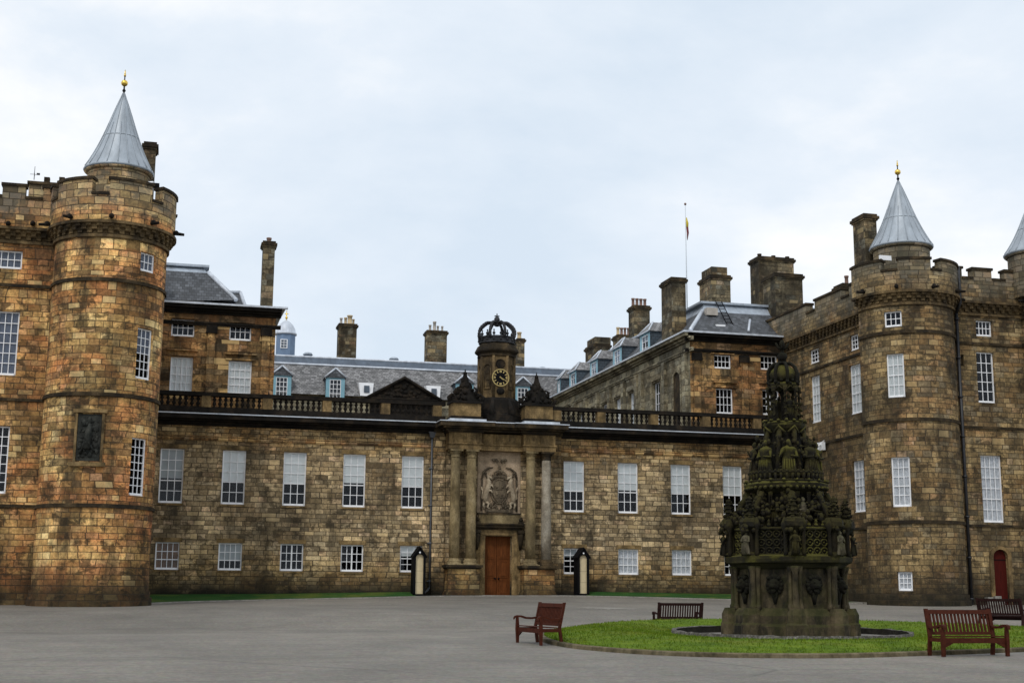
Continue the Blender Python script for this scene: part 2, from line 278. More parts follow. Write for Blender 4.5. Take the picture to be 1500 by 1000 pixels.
# ------------------------------------------------------------------ mesh helpers
ORG = {}
class MB:
    def __init__(s): s.v = []; s.f = []; s.uv = []; s.mi = []; s.sm = []
    def face(s, pts, uv=None, mi=0, smooth=False):
        i = len(s.v); s.v += [Vector(p) for p in pts]; s.f.append(list(range(i, i+len(pts)))); s.uv.append(uv); s.mi.append(mi); s.sm.append(smooth)
    def mesh(s, vs, fs, mi=0, smooth=False, uvs=None):
        i = len(s.v); s.v += [Vector(p) for p in vs]
        for k, f in enumerate(fs): s.f.append([i+a for a in f]); s.uv.append(uvs[k] if uvs else None); s.mi.append(mi); s.sm.append(smooth)
    def hexa(s, p, mi=0):   # p: 4 bottom ccw, 4 top
        s.mesh(p, [(3, 2, 1, 0), (4, 5, 6, 7), (0, 1, 5, 4), (1, 2, 6, 5), (2, 3, 7, 6), (3, 0, 4, 7)], mi)
    def box(s, x0, x1, y0, y1, z0, z1, mi=0):
        if x0 > x1: x0, x1 = x1, x0
        if y0 > y1: y0, y1 = y1, y0
        s.hexa([(x0, y0, z0), (x1, y0, z0), (x1, y1, z0), (x0, y1, z0), (x0, y0, z1), (x1, y0, z1), (x1, y1, z1), (x0, y1, z1)], mi)
    def cbox(s, c, r0, r1, a0, a1, z0, z1, mi=0, step=6):   # ring sector, degrees
        n = max(1, int(round(abs(a1-a0)/step)))
        for k in range(n):
            A, B = R_(a0+(a1-a0)*k/n), R_(a0+(a1-a0)*(k+1)/n)
            q = [(c[0]+r*cos(t), c[1]+r*sin(t)) for r, t in ((r0, A), (r1, A), (r1, B), (r0, B))]
            v = [(x, y, z0) for x, y in q]+[(x, y, z1) for x, y in q]
            u0, u1 = r1*A, r1*B
            fs = [(3, 2, 1, 0), (4, 5, 6, 7), (1, 2, 6, 5), (3, 0, 4, 7)]; uv = [None, None, [(u0, z0), (u1, z0), (u1, z1), (u0, z1)], [(u1, z0), (u0, z0), (u0, z1), (u1, z1)]]
            if k == 0: fs.append((0, 1, 5, 4)); uv.append(None)
            if k == n-1: fs.append((2, 3, 7, 6)); uv.append(None)
            s.mesh(v, fs, mi, False, uv)
    def prism(s, poly, f, d0, d1, mi=0):   # poly 2D ccw in (a,b); f(a,b,d)->3D
        n = len(poly); v = [f(a, b, d0) for a, b in poly]+[f(a, b, d1) for a, b in poly]
        s.mesh(v, [tuple(range(n-1, -1, -1)), tuple(range(n, 2*n))]+[(i, (i+1) % n, n+(i+1) % n, n+i) for i in range(n)], mi)
    def lathe(s, prof, c, seg=16, mi=0, smooth=True, a0=0, cap=True, sx=1, sy=1, M3=None):
        n = len(prof); v = []; 
        for r, z in prof:
            for k in range(seg):
                t = R_(a0)+2*pi*k/seg; p = Vector((r*cos(t)*sx, r*sin(t)*sy, z))
                if M3 is not None: p = M3 @ p
                v.append(Vector(c)+p)
        f = []; uv = []
        for i in range(n-1):
            for k in range(seg):
                k2 = (k+1) % seg; f.append((i*seg+k, i*seg+k2, (i+1)*seg+k2, (i+1)*seg+k))
                rr = max(prof[i][0], .2); uv.append([(rr*2*pi*k/seg, prof[i][1]), (rr*2*pi*(k+1)/seg, prof[i][1]), (rr*2*pi*(k+1)/seg, prof[i+1][1]), (rr*2*pi*k/seg, prof[i+1][1])])
        if cap:
            if prof[0][0] > 1e-4: f.append(tuple(range(seg-1, -1, -1))); uv.append(None)
            if prof[-1][0] > 1e-4: f.append(tuple((n-1)*seg+k for k in range(seg))); uv.append(None)
        s.mesh(v, f, mi, smooth, uv)
    def tube(s, pts, rad, seg=8, mi=0, smooth=True, flat=None):
        pts = [Vector(p) for p in pts]; rad = rad if isinstance(rad, (list, tuple)) else [rad]*len(pts); v = []; n = len(pts)
        ref = None
        for i, p in enumerate(pts):
            t = (pts[min(i+1, n-1)]-pts[max(i-1, 0)]).normalized()
            if ref is None: ref = t.orthogonal().normalized()
            ref = (ref-t*ref.dot(t)).normalized(); b = t.cross(ref)
            for k in range(seg):
                a = 2*pi*k/seg; q = ref*cos(a)*rad[i]+b*sin(a)*rad[i]
                if flat: q[flat[0]] *= flat[1]
                v.append(p+q)
        f = [(i*seg+k, i*seg+(k+1) % seg, (i+1)*seg+(k+1) % seg, (i+1)*seg+k) for i in range(n-1) for k in range(seg)]
        f += [tuple(range(seg-1, -1, -1)), tuple((n-1)*seg+k for k in range(seg))]
        s.mesh(v, f, mi, smooth)
    def ball(s, c, r, seg=10, mi=0, sc=(1, 1, 1)):
        n = max(4, seg//2+1); prof = [(max(1e-5, r*sin(pi*i/n)), -r*cos(pi*i/n)) for i in range(n+1)]
        s.lathe(prof, c, seg, mi, True, 0, False, M3=Matrix.Diagonal(Vector(sc)))
    def build(s, name, mats, parent=None, weld=False, jit=0):
        org = ORG.get(parent.name, Vector()) if parent else Vector()
        me = bpy.data.meshes.new(name)
        if jit:
            rr = random.Random(5); seen = {}
            for i, p in enumerate(s.v):
                k = (round(p.x, 4), round(p.y, 4), round(p.z, 4))
                if k not in seen: seen[k] = Vector((rr.uniform(-jit, jit), rr.uniform(-jit, jit), rr.uniform(-jit, jit)))
                s.v[i] = p+seen[k]
        me.from_pydata([p-org for p in s.v], [], s.f)
        uvl = me.uv_layers.new(name='UVMap').data; 
        for pi_, poly in enumerate(me.polygons):
            u = s.uv[pi_]
            if u: 
                for k, li in enumerate(poly.loop_indices): uvl[li].uv = u[k]
            else:
                nx, ny, nz = [abs(a) for a in poly.normal]
                for li in poly.loop_indices:
                    p = s.v[me.loops[li].vertex_index]
                    if nz > .75: uvl[li].uv = (p.x, p.y)
                    elif nx > ny: uvl[li].uv = (p.y, p.z)
                    else: uvl[li].uv = (p.x, p.z)
            poly.material_index = s.mi[pi_]; poly.use_smooth = s.sm[pi_]
        for mm in (mats if isinstance(mats, (list, tuple)) else [mats]): me.materials.append(M[mm])
        if weld:
            bm = bmesh.new(); bm.from_mesh(me); bmesh.ops.remove_doubles(bm, verts=bm.verts, dist=.0005); bm.to_mesh(me); bm.free()
        o = bpy.data.objects.new(name, me); SC.collection.objects.link(o)
        if parent: o.parent = parent
        ORG[o.name] = org
        return o
def thing(name, label, cat, loc=(0, 0, 0), rz=0, group=None):
    o = bpy.data.objects.new(name, None); SC.collection.objects.link(o); o.location = loc; o.rotation_euler = (0, 0, rz); o.empty_display_size = .3
    o['label'] = label; o['category'] = cat
    if group: o['group'] = group
    if rz == 0: ORG[o.name] = Vector(loc)
    return o
def tag(o, label, cat, group=None, kind=None):
    if label: o['label'] = label
    if cat: o['category'] = cat
    if group: o['group'] = group
    if kind: o['kind'] = kind
    return o
def copy_tree(o, parent=None):
    c = o.copy(); SC.collection.objects.link(c)
    if parent: c.parent = parent
    for ch in list(o.children): copy_tree(ch, c)
    return c

# ---- walls with real openings
def flatf(o, ud, nd):
    o, ud, nd = Vector(o), Vector(ud), Vector(nd)
    return lambda u, v, d: o+ud*u+Vector((0, 0, v))+nd*d
def cylf(c, r):      # u in metres along arc from angle 0 ; outward d
    return lambda u, v, d: Vector((c[0]+(r+d)*cos(u/r), c[1]+(r+d)*sin(u/r), v))
def wall(mb, f, u0, u1, v0, v1, holes, dep=.3, du=None, mi=0, mr=0, room=None, back=1.3):
    us = sorted(set([u0, u1]+[h[0] for h in holes]+[h[1] for h in holes])); vs = sorted(set([v0, v1]+[h[2] for h in holes]+[h[3] for h in holes]))
    us = [u for u in us if u0 <= u <= u1]
    if du:
        k = int((u1-u0)/du); us = sorted(set(us+[u0+(u1-u0)*i/k for i in range(1, k) if all(abs(u0+(u1-u0)*i/k-x) > du*.3 for x in us)]))
    inh = lambda a, b: any(h[0]-1e-6 < a < h[1]+1e-6 and h[2] < b < h[3] for h in holes)
    for a, b in zip(us, us[1:]):
        for c, d in zip(vs, vs[1:]):
            if inh((a+b)/2, (c+d)/2): continue
            mb.face([f(a, c, 0), f(b, c, 0), f(b, d, 0), f(a, d, 0)], [(a, c), (b, c), (b, d), (a, d)], mi, bool(du))
    for h in holes:
        a, b, c, d = h[:4]
        for (p, q) in (((a, c), (a, d)), ((a, d), (b, d)), ((b, d), (b, c)), ((b, c), (a, c))):
            mb.face([f(*p, 0), f(*q, 0), f(*q, -dep), f(*p, -dep)], [(p[0]+p[1], 0), (q[0]+q[1], 0), (q[0]+q[1], -dep), (p[0]+p[1], -dep)], mr)
        if room is not None:
            for (p, q) in (((a, c), (a, d)), ((a, d), (b, d)), ((b, d), (b, c)), ((b, c), (a, c))):
                mb.face([f(*p, -dep), f(*q, -dep), f(*q, -back), f(*p, -back)], None, room)
            mb.face([f(a, c, -back), f(b, c, -back), f(b, d, -back), f(a, d, -back)], None, room)
WC = {}
def win(parent, f, u0, u1, v0, v1, cols, rows, dep=.16, blind=0, bmat='blind', meet=None, two=0, label=None, teal=False, lace=False, trim=None):
    """sash window: part 'window' (frame+bars), sub-parts pane, blind"""
    A, B = f(u0, v0, -dep), f(u1, v0, -dep); W = (B-A).length; H = v1-v0; ux = (B-A).normalized()
    key = (round(W, 2), round(H, 2), cols, rows, meet, two, round(blind, 2), bmat, lace, trim)
    ang = math.atan2(ux.y, ux.x)
    org = ORG[parent.name] if parent.name in ORG else Vector()
    loc = (A+B)/2-org
    if key not in WC:
        W2 = W/2-.004; m = MB(); fw = .065; sl = .11
        m.box(-W2, -W2+fw, -.02, .06, 0.004, H-.004); m.box(W2-fw, W2, -.02, .06, 0.004, H-.004); m.box(-W2+fw, W2-fw, -.02, .06, H-fw, H-.004)
        m.box(-W2+fw, W2-fw, -.05, .06, .004, sl); m.box(-W2+fw, W2-fw, -.09, -.05, .004, .05)
        iw0, iw1, ih0, ih1 = -W2+fw, W2-fw, sl, H-fw; t = .017
        for i in range(1, cols):
            x = iw0+(iw1-iw0)*i/cols; tt = t*2.2 if (two and i*2 == cols) else t; m.box(x-tt, x+tt, -.008, .03, ih0, ih1)
        for j in range(1, rows):
            z = ih0+(ih1-ih0)*j/rows; mtt = (meet == j); m.box(iw0, iw1, -.018 if mtt else -.0085, .031, z-(.026 if mtt else t), z+(.026 if mtt else t))
        g = MB(); g.face([(iw0-.01, .012, ih0-.01), (iw1+.01, .012, ih0-.01), (iw1+.01, .012, ih1+.01), (iw0-.01, .012, ih1+.01)])
        b = None
        if blind or lace:
            b = MB(); z0 = ih1-(ih1-ih0)*(blind or 1)
            if lace or blind >= .99:
                K = 12; xs = [iw0+(iw1-iw0)*i/K for i in range(K+1)]
                for i in range(K): b.face([(xs[i], .04+.02*(i % 2), z0), (xs[i+1], .04+.02*((i+1) % 2), z0), (xs[i+1], .04+.02*((i+1) % 2), ih1), (xs[i], .04+.02*(i % 2), ih1)], None, 0, True)
            else: b.box(iw0-.01, iw1+.01, .035, .041, z0, ih1+.02)
        WC[key] = (m, g, b)
        o1 = m.build('window', 'white'); o2 = g.build('pane', 'glass', o1); o3 = b.build('blind', 'lace' if lace else bmat, o1) if b else None
        o4 = o5 = None
        if trim:
            q = MB(); q.box(-W/2-.12, W/2+.12, -dep-.03, -dep+.05, H+.01, H+.22); o4 = q.build('lintel', trim, o1)
            q = MB(); q.box(-W/2-.06, W/2+.06, -dep-.05, -dep+.05, -.11, -.01); o5 = q.build('sill', trim, o1)
        WC[key] = (o1, o2, o3, o4, o5); o = o1
    else:
        o1, o2, o3, o4, o5 = WC[key]; o = o1.copy(); SC.collection.objects.link(o)
        for c in (o2, o3, o4, o5):
            if c: cc = c.copy(); SC.collection.objects.link(cc); cc.parent = o
        for kk in ('label',):
            if kk in o: del o[kk]
    o.parent = parent; o.location = loc; o.rotation_euler = (0, 0, ang)
    if label: o['label'] = label
    return o
def hdr(lst): return [(a, b, c, d) for a, b, c, d, *r in lst]

# ================================================================== ground
def sst(t): t = max(0., min(1., t)); return t*t*(3-2*t)
def gz0(x, y):
    xx = max(-45, min(60, x)); yy = max(-85, min(0, y))
    return .56+.006*xx+.0168*yy+.2*math.exp(-((xx-14)/11)**2)*sst((yy+12)/11)
def gz(x, y): return gz0(x, y)-.38*math.exp(-((y+27.5)/5.5)**2)
def bgp(px, py, off=0):
    d = FW+RT*((px-750)/FF)-UP*((py-500)/FF); t = 5.
    while t < 120:
        p = CAM+d*t
        if p.z <= gz(p.x, p.y)+off: return p
        t += .02
m_ = MB()
xs = [-900, -300, -120, -60]+[-50+2*i for i in range(61)]+[90, 150, 400, 900]; ys = [-300, -150, -110, -95]+[-88+2*i for i in range(48)]+[20, 60, 150, 400, 1200]
gv = [(x, y, gz(x, y)) for y in ys for x in xs]; nx = len(xs)
m_.mesh(gv, [(j*nx+i, j*nx+i+1, (j+1)*nx+i+1, (j+1)*nx+i) for j in range(len(ys)-1) for i in range(nx-1)], 0, True)
tag(m_.build('forecourt', 'tarmac', weld=False), None, None, kind='structure')

def crom(pts, n=8, closed=True):
    out = []; N_ = len(pts)
    for i in range(N_ if closed else N_-1):
        g_ = lambda k: pts[(i+k) % N_] if closed else pts[max(0, min(N_-1, i+k))]
        p0, p1, p2, p3 = g_(-1), g_(0), g_(1), g_(2)
        for k in range(n):
            t = k/n; out.append(tuple(.5*((2*p1[a])+(-p0[a]+p2[a])*t+(2*p0[a]-5*p1[a]+4*p2[a]-p3[a])*t*t+(-p0[a]+3*p1[a]-3*p2[a]+p3[a])*t**3) for a in (0, 1)))
    if not closed: out.append(pts[-1])
    return out
FC = (11.3, -39.3)                      # fountain centre
lawn_pts = crom([(4.15, -41.6), (4.35, -44.3), (5.7, -46.5), (8.2, -47.35), (11, -46.85), (14, -45.9), (17.2, -44.2), (19.6, -41), (20.2, -37), (18.6, -33.4), (15.4, -31.0), (12.2, -30.3), (9.0, -31.5), (6.6, -34.4), (4.9, -38.2)], 8)
def inset(pts, d):
    out = []; n = len(pts)
    for i in range(n):
        a, b = Vector(pts[i-1]), Vector(pts[(i+1) % n]); t = (b-a).normalized(); nrm = Vector((-t.y, t.x)); out.append((pts[i][0]+nrm.x*d, pts[i][1]+nrm.y*d))
    return out
def gzm(p, k): return gz(*p)*(1-k)+gz0(*p)*k
def band(mb, A, B, zA, zB, mi=0, smooth=False, kA=0, kB=0):
    n = len(A)
    for i in range(n):
        j = (i+1) % n; mb.face([(*A[i], gzm(A[i], kA)+zA), (*A[j], gzm(A[j], kA)+zA), (*B[j], gzm(B[j], kB)+zB), (*B[i], gzm(B[i], kB)+zB)], None, mi, smooth)
kb = MB();  P1 = inset(lawn_pts, .02); P2 = inset(lawn_pts, .14); P3 = inset(lawn_pts, .15)
band(kb, lawn_pts, lawn_pts, -.05, .07); band(kb, lawn_pts, P1, .07, .09); band(kb, P1, P2, .09, .09); band(kb, P2, P3, .09, .03)
tag(kb.build('lawn_kerb', 'kerb'), None, None, kind='structure')
hole = [(FC[0]+3.55*cos(2*pi*k/96+.1), FC[1]+3.55*sin(2*pi*k/96+.1)) for k in range(96)]
# lawn: rings from kerb to pool ring (ordered by angle)
def byang(pts, n=96):
    an = sorted([(math.atan2(p[1]-FC[1], p[0]-FC[0]), p) for p in pts]); out = []
    for k in range(n):
        a = -pi+2*pi*k/n
        for i in range(len(an)):
            a0, p0 = an[i-1]; a1, p1 = an[i]
            if i == 0: a0 -= 2*pi
            if a0 <= a <= a1:
                t = (a-a0)/(a1-a0+1e-9); out.append((p0[0]+(p1[0]-p0[0])*t, p0[1]+(p1[1]-p0[1])*t)); break
        else:
            out.append(an[-1][1])
    return out
Lo = byang(P3); Li = [(FC[0]+3.05*cos(-pi+2*pi*k/96), FC[1]+3.05*sin(-pi+2*pi*k/96)) for k in range(96)]
lw = MB(); rings = 10
def lz(t): return .065+.12*sin(pi*min(1, t*1.15))**.8
for r in range(rings):
    t0, t1 = r/rings, (r+1)/rings; A = [tuple(a+(b-a)*t0 for a, b in zip(p, q)) for p, q in zip(Lo, Li)]; B = [tuple(a+(b-a)*t1 for a, b in zip(p, q)) for p, q in zip(Lo, Li)]
    band(lw, A, B, lz(t0), lz(t1), 0, True, sst(t0*3), sst(t1*3))
lawn = tag(lw.build('lawn', 'grass', weld=True), None, None, kind='structure')
# grass blades on the lawn: uncountable
bl = MB(); rg = random.Random(3)
for i in range(26000):
    k = rg.randrange(96); t = rg.random()**(1.25 if rg.random() < .8 else 3); p, q = Lo[k], Li[k]; p2, q2 = Lo[(k+1) % 96], Li[(k+1) % 96]; s_ = rg.random()
    a = [p[j]+(p2[j]-p[j])*s_ for j in (0, 1)]; b = [q[j]+(q2[j]-q[j])*s_ for j in (0, 1)]; x = a[0]+(b[0]-a[0])*t; y = a[1]+(b[1]-a[1])*t
    if y > -36 and rg.random() < .5: continue
    z = gzm((x, y), sst(t*3))+lz(t)-.01; an = rg.random()*pi; h = rg.uniform(.03, .07); w_ = .012; lx, ly = rg.uniform(-.03, .03), rg.uniform(-.03, .03)
    bl.mesh([(x-w_*cos(an), y-w_*sin(an), z), (x+w_*cos(an), y+w_*sin(an), z), (x+lx, y+ly, z+h)], [(0, 1, 2)])
tag(bl.build('lawn_grass', 'grass'), 'short green blades of grass growing on the round lawn', 'grass', kind='stuff')
# pool ring: rim stones, sunken gravel and dark soil
rm = MB()
def ringp(r): return [(FC[0]+r*cos(2*pi*k/72), FC[1]+r*sin(2*pi*k/72)) for k in range(72)]
band(rm, ringp(3.07), ringp(3.04), .05, .15, 0, False, 1, 1); band(rm, ringp(3.04), ringp(2.93), .15, .14, 0, False, 1, 1); 
tag(rm.build('pool_rim', 'gravel', jit=.018), None, None, kind='structure')
rm = MB(); band(rm, ringp(2.93), ringp(2.9), .14, -.2, 0, False, 1, 1); band(rm, ringp(2.9), ringp(2.4), -.2, -.18, 0, False, 1, 1); band(rm, ringp(2.4), ringp(1.2), -.18, -.12, 0, False, 1, 1)
tag(rm.build('pool_bed', 'soil'), None, None, kind='structure')
st = MB(); rg = random.Random(9)
for i in range(260):
    a, r = rg.uniform(0, 2*pi), rg.uniform(1.9, 2.8); x, y = FC[0]+r*cos(a), FC[1]+r*sin(a); q = rg.uniform(.02, .05)
    st.ball((x, y, gz0(x, y)-.16), q, 5, 0, (1, rg.uniform(.6, 1), .6))
tag(st.build('pebbles', 'gravel'), 'loose grey pebbles lying round the fountain foot', 'pebbles', kind='stuff')

# grass strips at the palace foot, with pale kerb line
def strip(name, edge, back, mat='grass_dark', h0=.03, h1=.22):
    mb = MB(); n = 14
    for i in range(len(edge)-1):
        for k in range(n):
            q = []
            for ii, t in ((i, k/n), (i+1, k/n), (i+1, (k+1)/n), (i, (k+1)/n)):
                x = edge[ii][0]+(back[ii][0]-edge[ii][0])*t; y = edge[ii][1]+(back[ii][1]-edge[ii][1])*t; q.append((x, y, gz(x, y)+h0+(h1-h0)*sst(t)))
            mb.face(q, None, 0, True)
    return tag(mb.build(name, mat, weld=True), None, None, kind='structure')
eL = crom([(-5.2, -9.2), (-3.4, -6.6), (-.5, -4.6), (3, -3.2), (6.5, -2.4), (8.3, -1.9)], 5, False)
eR = crom([(17.6, -1.9), (20, -2.5), (24, -4.3), (27, -6.4), (29.6, -9.6)], 5, False)
strip('grass_strip', eL, [(max(-5.9, x-.8 if x < -4 else x), .02) for x, y in eL]); strip('grass_strip', eR, [(min(31, x+(1.2 if x > 28 else 0)), .02) for x, y in eR])
kp = MB()
allp = eL+[(9.6, -1.75), (16.3, -1.75)]+eR
for i in range(len(allp)-1):
    a, b = Vector(allp[i]), Vector(allp[i+1]); t = (b-a).normalized(); n_ = Vector((t.y, -t.x))
    q = [(a+n_*.16), (b+n_*.16), b, a]; z = [gz(p.x, p.y) for p in q]
    kp.hexa([(p.x, p.y, zz-.05) for p, zz in zip(q, z)]+[(p.x, p.y, zz+.05) for p, zz in zip(q, z)])
tag(kp.build('path_kerb', 'kerb_pale'), None, None, kind='structure')
pc = bgp(880, 890); mbx = MB(); mbx.box(-.9, .9, -1.1, 1.1, -.02, .012); o = mbx.build('inspection_cover', 'kerb_pale'); o.location = (pc.x+.2, pc.y-.5, gz(pc.x+.2, pc.y-.5)); o.rotation_euler = (.0168, 0, .3)
tag(o, 'pale flat access cover set in the tarmac in front of the right sentry box', 'cover')

# ================================================================== entrance range
XC = 12.95; XL, XR = -5.85, 31.05
A = thing('entrance_range', 'long low two storey sandstone palace front with roof balustrade and columned doorway', 'palace', (XC, 0, .7))
fF = flatf((0, 0, 0), (1, 0, 0), (0, -1, 0))
LXs = [-4.338+3.1556*i for i in range(5)]; RXs = [17.362+3.1556*i for i in range(5)]
holes = []
for x in LXs+RXs: holes += [(x-.60, x+.60, 5.38, 8.19), (x-.60, x+.60, 2.0, 3.40)]
wm = MB(); wall(wm, fF, XL, XR, 0, 9.75, holes+[(XC-.78, XC+.78, .0, 4.02)], .22, None, 0, 0, 1, 1.4)
wm.face([(XL, 1.5, 10.1), (XR, 1.5, 10.1), (XR, 0, 9.75), (XL, 0, 9.75)])
wm.build('wall', ['stone_front', 'room'], A)
L1b = [('blind_grey', .6), ('blind', .6), ('blind', .6), ('blind', .6), ('blind', .6), ('blind', .6), ('blind', .6), ('blind', .6), ('blind', .6), ('blind', .6)]
for i, x in enumerate(LXs+RXs):
    win(A, fF, x-.60, x+.60, 5.38, 8.19, 3, 5, .14, .585+.03*((i*7) % 3-1), L1b[i][0], 2, trim='pier')
kinds = [dict(blind=1, bmat='warm_room', meet=1, cols=4, rows=3), dict(blind=.66, bmat='blind_grey', meet=1, cols=4, rows=3), dict(cols=4, rows=3, two=1), dict(cols=4, rows=3, two=1), dict(blind=.4, cols=3, rows=4, meet=2),
         dict(blind=.33, bmat='blind_grey', cols=3, rows=4, meet=2), dict(blind=1, lace=True, cols=4, rows=3, meet=1), dict(blind=1, lace=True, cols=4, rows=3, meet=1), dict(cols=4, rows=3), dict(cols=4, rows=3)]
for i, x in enumerate(LXs+RXs):
    k = dict(kinds[i]); c, r = k.pop('cols'), k.pop('rows'); win(A, fF, x-.60, x+.60, 2.0, 3.40, c, r, .14, trim='pier', **k)
def belt(mb, x0, x1, steps, base=0):   # steps: (proj, z0, z1)
    for p, a, b in steps: mb.box(x0, x1, base-p, base+.05, a, b)
c = MB(); belt(c, XL, XR, [(.05, 8.66, 8.72), (.09, 8.72, 8.80), (.045, 8.86, 8.90)]); c.build('architrave', 'stone_block', A)
c = MB(); sec = [(XL, 9.35), (16.55, XR)]
for x0, x1 in sec: belt(c, x0, x1, [(.10, 9.42, 9.52), (.2, 9.52, 9.62), (.42, 9.64, 9.74), (.66, 9.74, 9.96)])
for x0, x1 in sec:
    n = int((x1-x0)/.34)
    for i in range(n): xx = x0+(i+.5)*(x1-x0)/n; c.box(xx-.07, xx+.07, -.34, .0, 9.625, 9.70)
c.build('cornice', 'soot', A)
c = MB()
for x0, x1 in sec: c.box(x0, x1, -.71, .1, 9.965, 10.02)
c.build('cornice_flashing', 'lead_white', A)
# balustrade
bal = MB()
PED = [(.02, 10.02, 10.42)]
for x0, x1 in [(XL, 10.0), (15.9, XR)]: bal.box(x0, x1, -.12, .3, 10.02, 10.40); bal.box(x0, x1, -.15, .33, 10.99, 11.09); bal.box(x0, x1, -.11, .29, 11.09, 11.2)
balo = bal.build('balustrade', 'soot', A)
pr = MB(); piers = [LXs[i]+1.578 for i in range(4)]+[9.55, 16.35]+[RXs[i]+1.578 for i in range(4)]
for x in piers: pr = MB(); pr.box(x-.24, x+.24, -.135, .31, 10.40, 10.99); pr.build('pier', 'pier', balo)
prof = [(.085, 0), (.085, .04), (.05, .06), (.045, .09), (.095, .17), (.10, .22), (.06, .30), (.045, .33), (.06, .36), (.095, .43), (.09, .48), (.045, .53), (.085, .555), (.085, .59)]
b0 = MB(); b0.lathe(prof, (0, 0, 0), 8); b0 = b0.build('baluster', 'soot'); first = True; BORG = Vector((XC, 0, .7))
segs = []; pp = [XL-.2]+[x for x in piers if x < XC]; segs += list(zip(pp, pp[1:])); pp = [x for x in piers if x > XC]+[XR+.2]; segs += list(zip(pp, pp[1:]))
cnt = 0
for a, b in segs:
    n = max(1, int(round((b-a-.55)/.295)))
    for i in range(n):
        x = a+.27+(b-a-.54)*(i+.5)/n
        if x < XL or x > XR or cnt >= 98: continue
        ob = b0 if first else b0.copy()
        if not first: SC.collection.objects.link(ob)
        first = False; ob.parent = balo; ob.location = Vector((x, .09, 10.40))-BORG; cnt += 1
# ---------------------------------------------------------------- portal
c = MB()
c.box(9.35, 10.0, -.22, .0, .3, 9.6); c.build('side_pier', 'stone_front', A); c = MB(); c.box(15.9, 16.55, -.22, .0, .3, 9.6)
c.build('side_pier', 'stone_front', A)
pw = MB(); fP = flatf((0, -.45, 0), (1, 0, 0), (0, -1, 0))
wall(pw, fP, 10.0, 15.9, .2, 8.65, [(XC-.75, XC+.75, .0, 3.98)], .45, None, 0, 0)
pw.box(10.0, 10.02, -.45, 0, .2, 8.65); pw.box(15.88, 15.9, -.45, 0, .2, 8.65)
pw.build('portal_wall', 'stone_front', A)
c = MB(); c.box(11.75, 14.15, -.50, -.452, 4.9, 8.6); c.build('arms_panel', 'panel', A)
for x0, x1 in ((9.93, 11.83), (14.07, 15.97)):
    c = MB(); c.box(x0+.06, x1-.06, -1.42, -.40, .2, 1.02); c.box(x0+.02, x1-.02, -1.46, -.4, .3, .95)
    c.box(x0+.1, x1-.1, -1.38, -.40, 1.02, 2.2)
    ped = c.build('pedestal', 'stone_left', A); c = MB(); c.box(x0+.02, x1-.02, -1.46, -.42, 2.2, 2.27); c.box(x0-.06, x1+.06, -1.54, -.42, 2.27, 2.40)
    c.build('cap', 'soot_mid', ped)
for i, x in enumerate((10.42, 11.30, 14.60, 15.48)):
    c = MB(); pale = i == 3; y = -.98
    c.lathe([(.27, 2.72), (.275, 4.2), (.268, 5.6), (.24, 8.05), (.235, 8.1)], (x, y, 0), 24, 1, True)
    c.lathe([(.40, 2.4), (.40, 2.5), (.36, 2.52), (.385, 2.58), (.385, 2.63), (.3, 2.66), (.32, 2.70), (.28, 2.74)], (x, y, 0), 24, 0, True)
    c.lathe([(.26, 8.08), (.27, 8.12), (.245, 8.15), (.245, 8.28), (.30, 8.33), (.33, 8.42)], (x, y, 0), 24, 0, True)
    c.box(x-.35, x+.35, y-.35, y+.35, 8.42, 8.52); c.box(x-.42, x+.42, y-.42, y+.42, 2.395, 2.45)
    o = c.build('column', ['soot_mid' if pale else 'column', 'column_pale' if pale else 'column'], A)
    if pale: o['label'] = 'column with pale grey patched shaft'
c = MB()
def ent(c, x0, x1, fr):
    c.box(x0, x1, fr, -.4, 8.52, 8.62); c.box(x0-.0, x1+.0, fr+.02, -.4, 8.62, 8.80); c.box(x0-.04, x1+.04, fr-.05, -.4, 8.80, 8.86)
    c.box(x0+.02, x1-.02, fr+.03, -.4, 8.86, 9.42)
    k = int((x1-x0)/.62); 
    for i in range(k+1 if k > 1 else 2):
        x = x0+.2+(x1-x0-.4)*i/max(1, k)
        for q in (-.11, -.035, .04): c.box(x+q, x+q+.05, fr-.02, fr+.05, 8.9, 9.40)
ent(c, 9.98, 11.80, -1.34); ent(c, 14.10, 15.92, -1.34); ent(c, 11.80, 14.10, -.98)
c.build('entablature', 'pier', A)
c = MB()
def cor(c, x0, x1, fr):
    for p, a, b in ((.06, 9.42, 9.5), (.16, 9.5, 9.6), (.34, 9.62, 9.72), (.55, 9.72, 9.94)): c.box(x0-p, x1+p, fr-p, -.2, a, b)
cor(c, 9.96, 11.83, -1.34); cor(c, 14.07, 15.94, -1.34); c.box(11.83, 14.07, -1.28, -.2, 9.5, 9.6); c.box(11.83, 14.07, -1.5, -.2, 9.62, 9.72); c.box(12.3, 13.6, -1.75, -.2, 9.725, 9.942); c.box(11.83, 14.07, -1.6, -.2, 9.73, 9.935)
c.box(9.35, 16.55, -.85, -.1, 9.70, 9.90); c.box(9.35, 16.55, -.5, -.1, 9.5, 9.70)
c.build('portal_cornice', 'soot_mid', A)
c = MB()
for x0, x1, y in ((9.36, 12.42, -1.92), (13.48, 16.54, -1.92), (12.42, 13.48, -1.78)): c.box(x0, x1, y, .0, 9.945, 9.99)
c.box(9.9, 11.9, -1.86, -.1, 9.99, 10.10); c.box(14.0, 16.0, -1.86, -.1, 9.99, 10.10)
c.build('portal_flashing', 'lead_white', A)
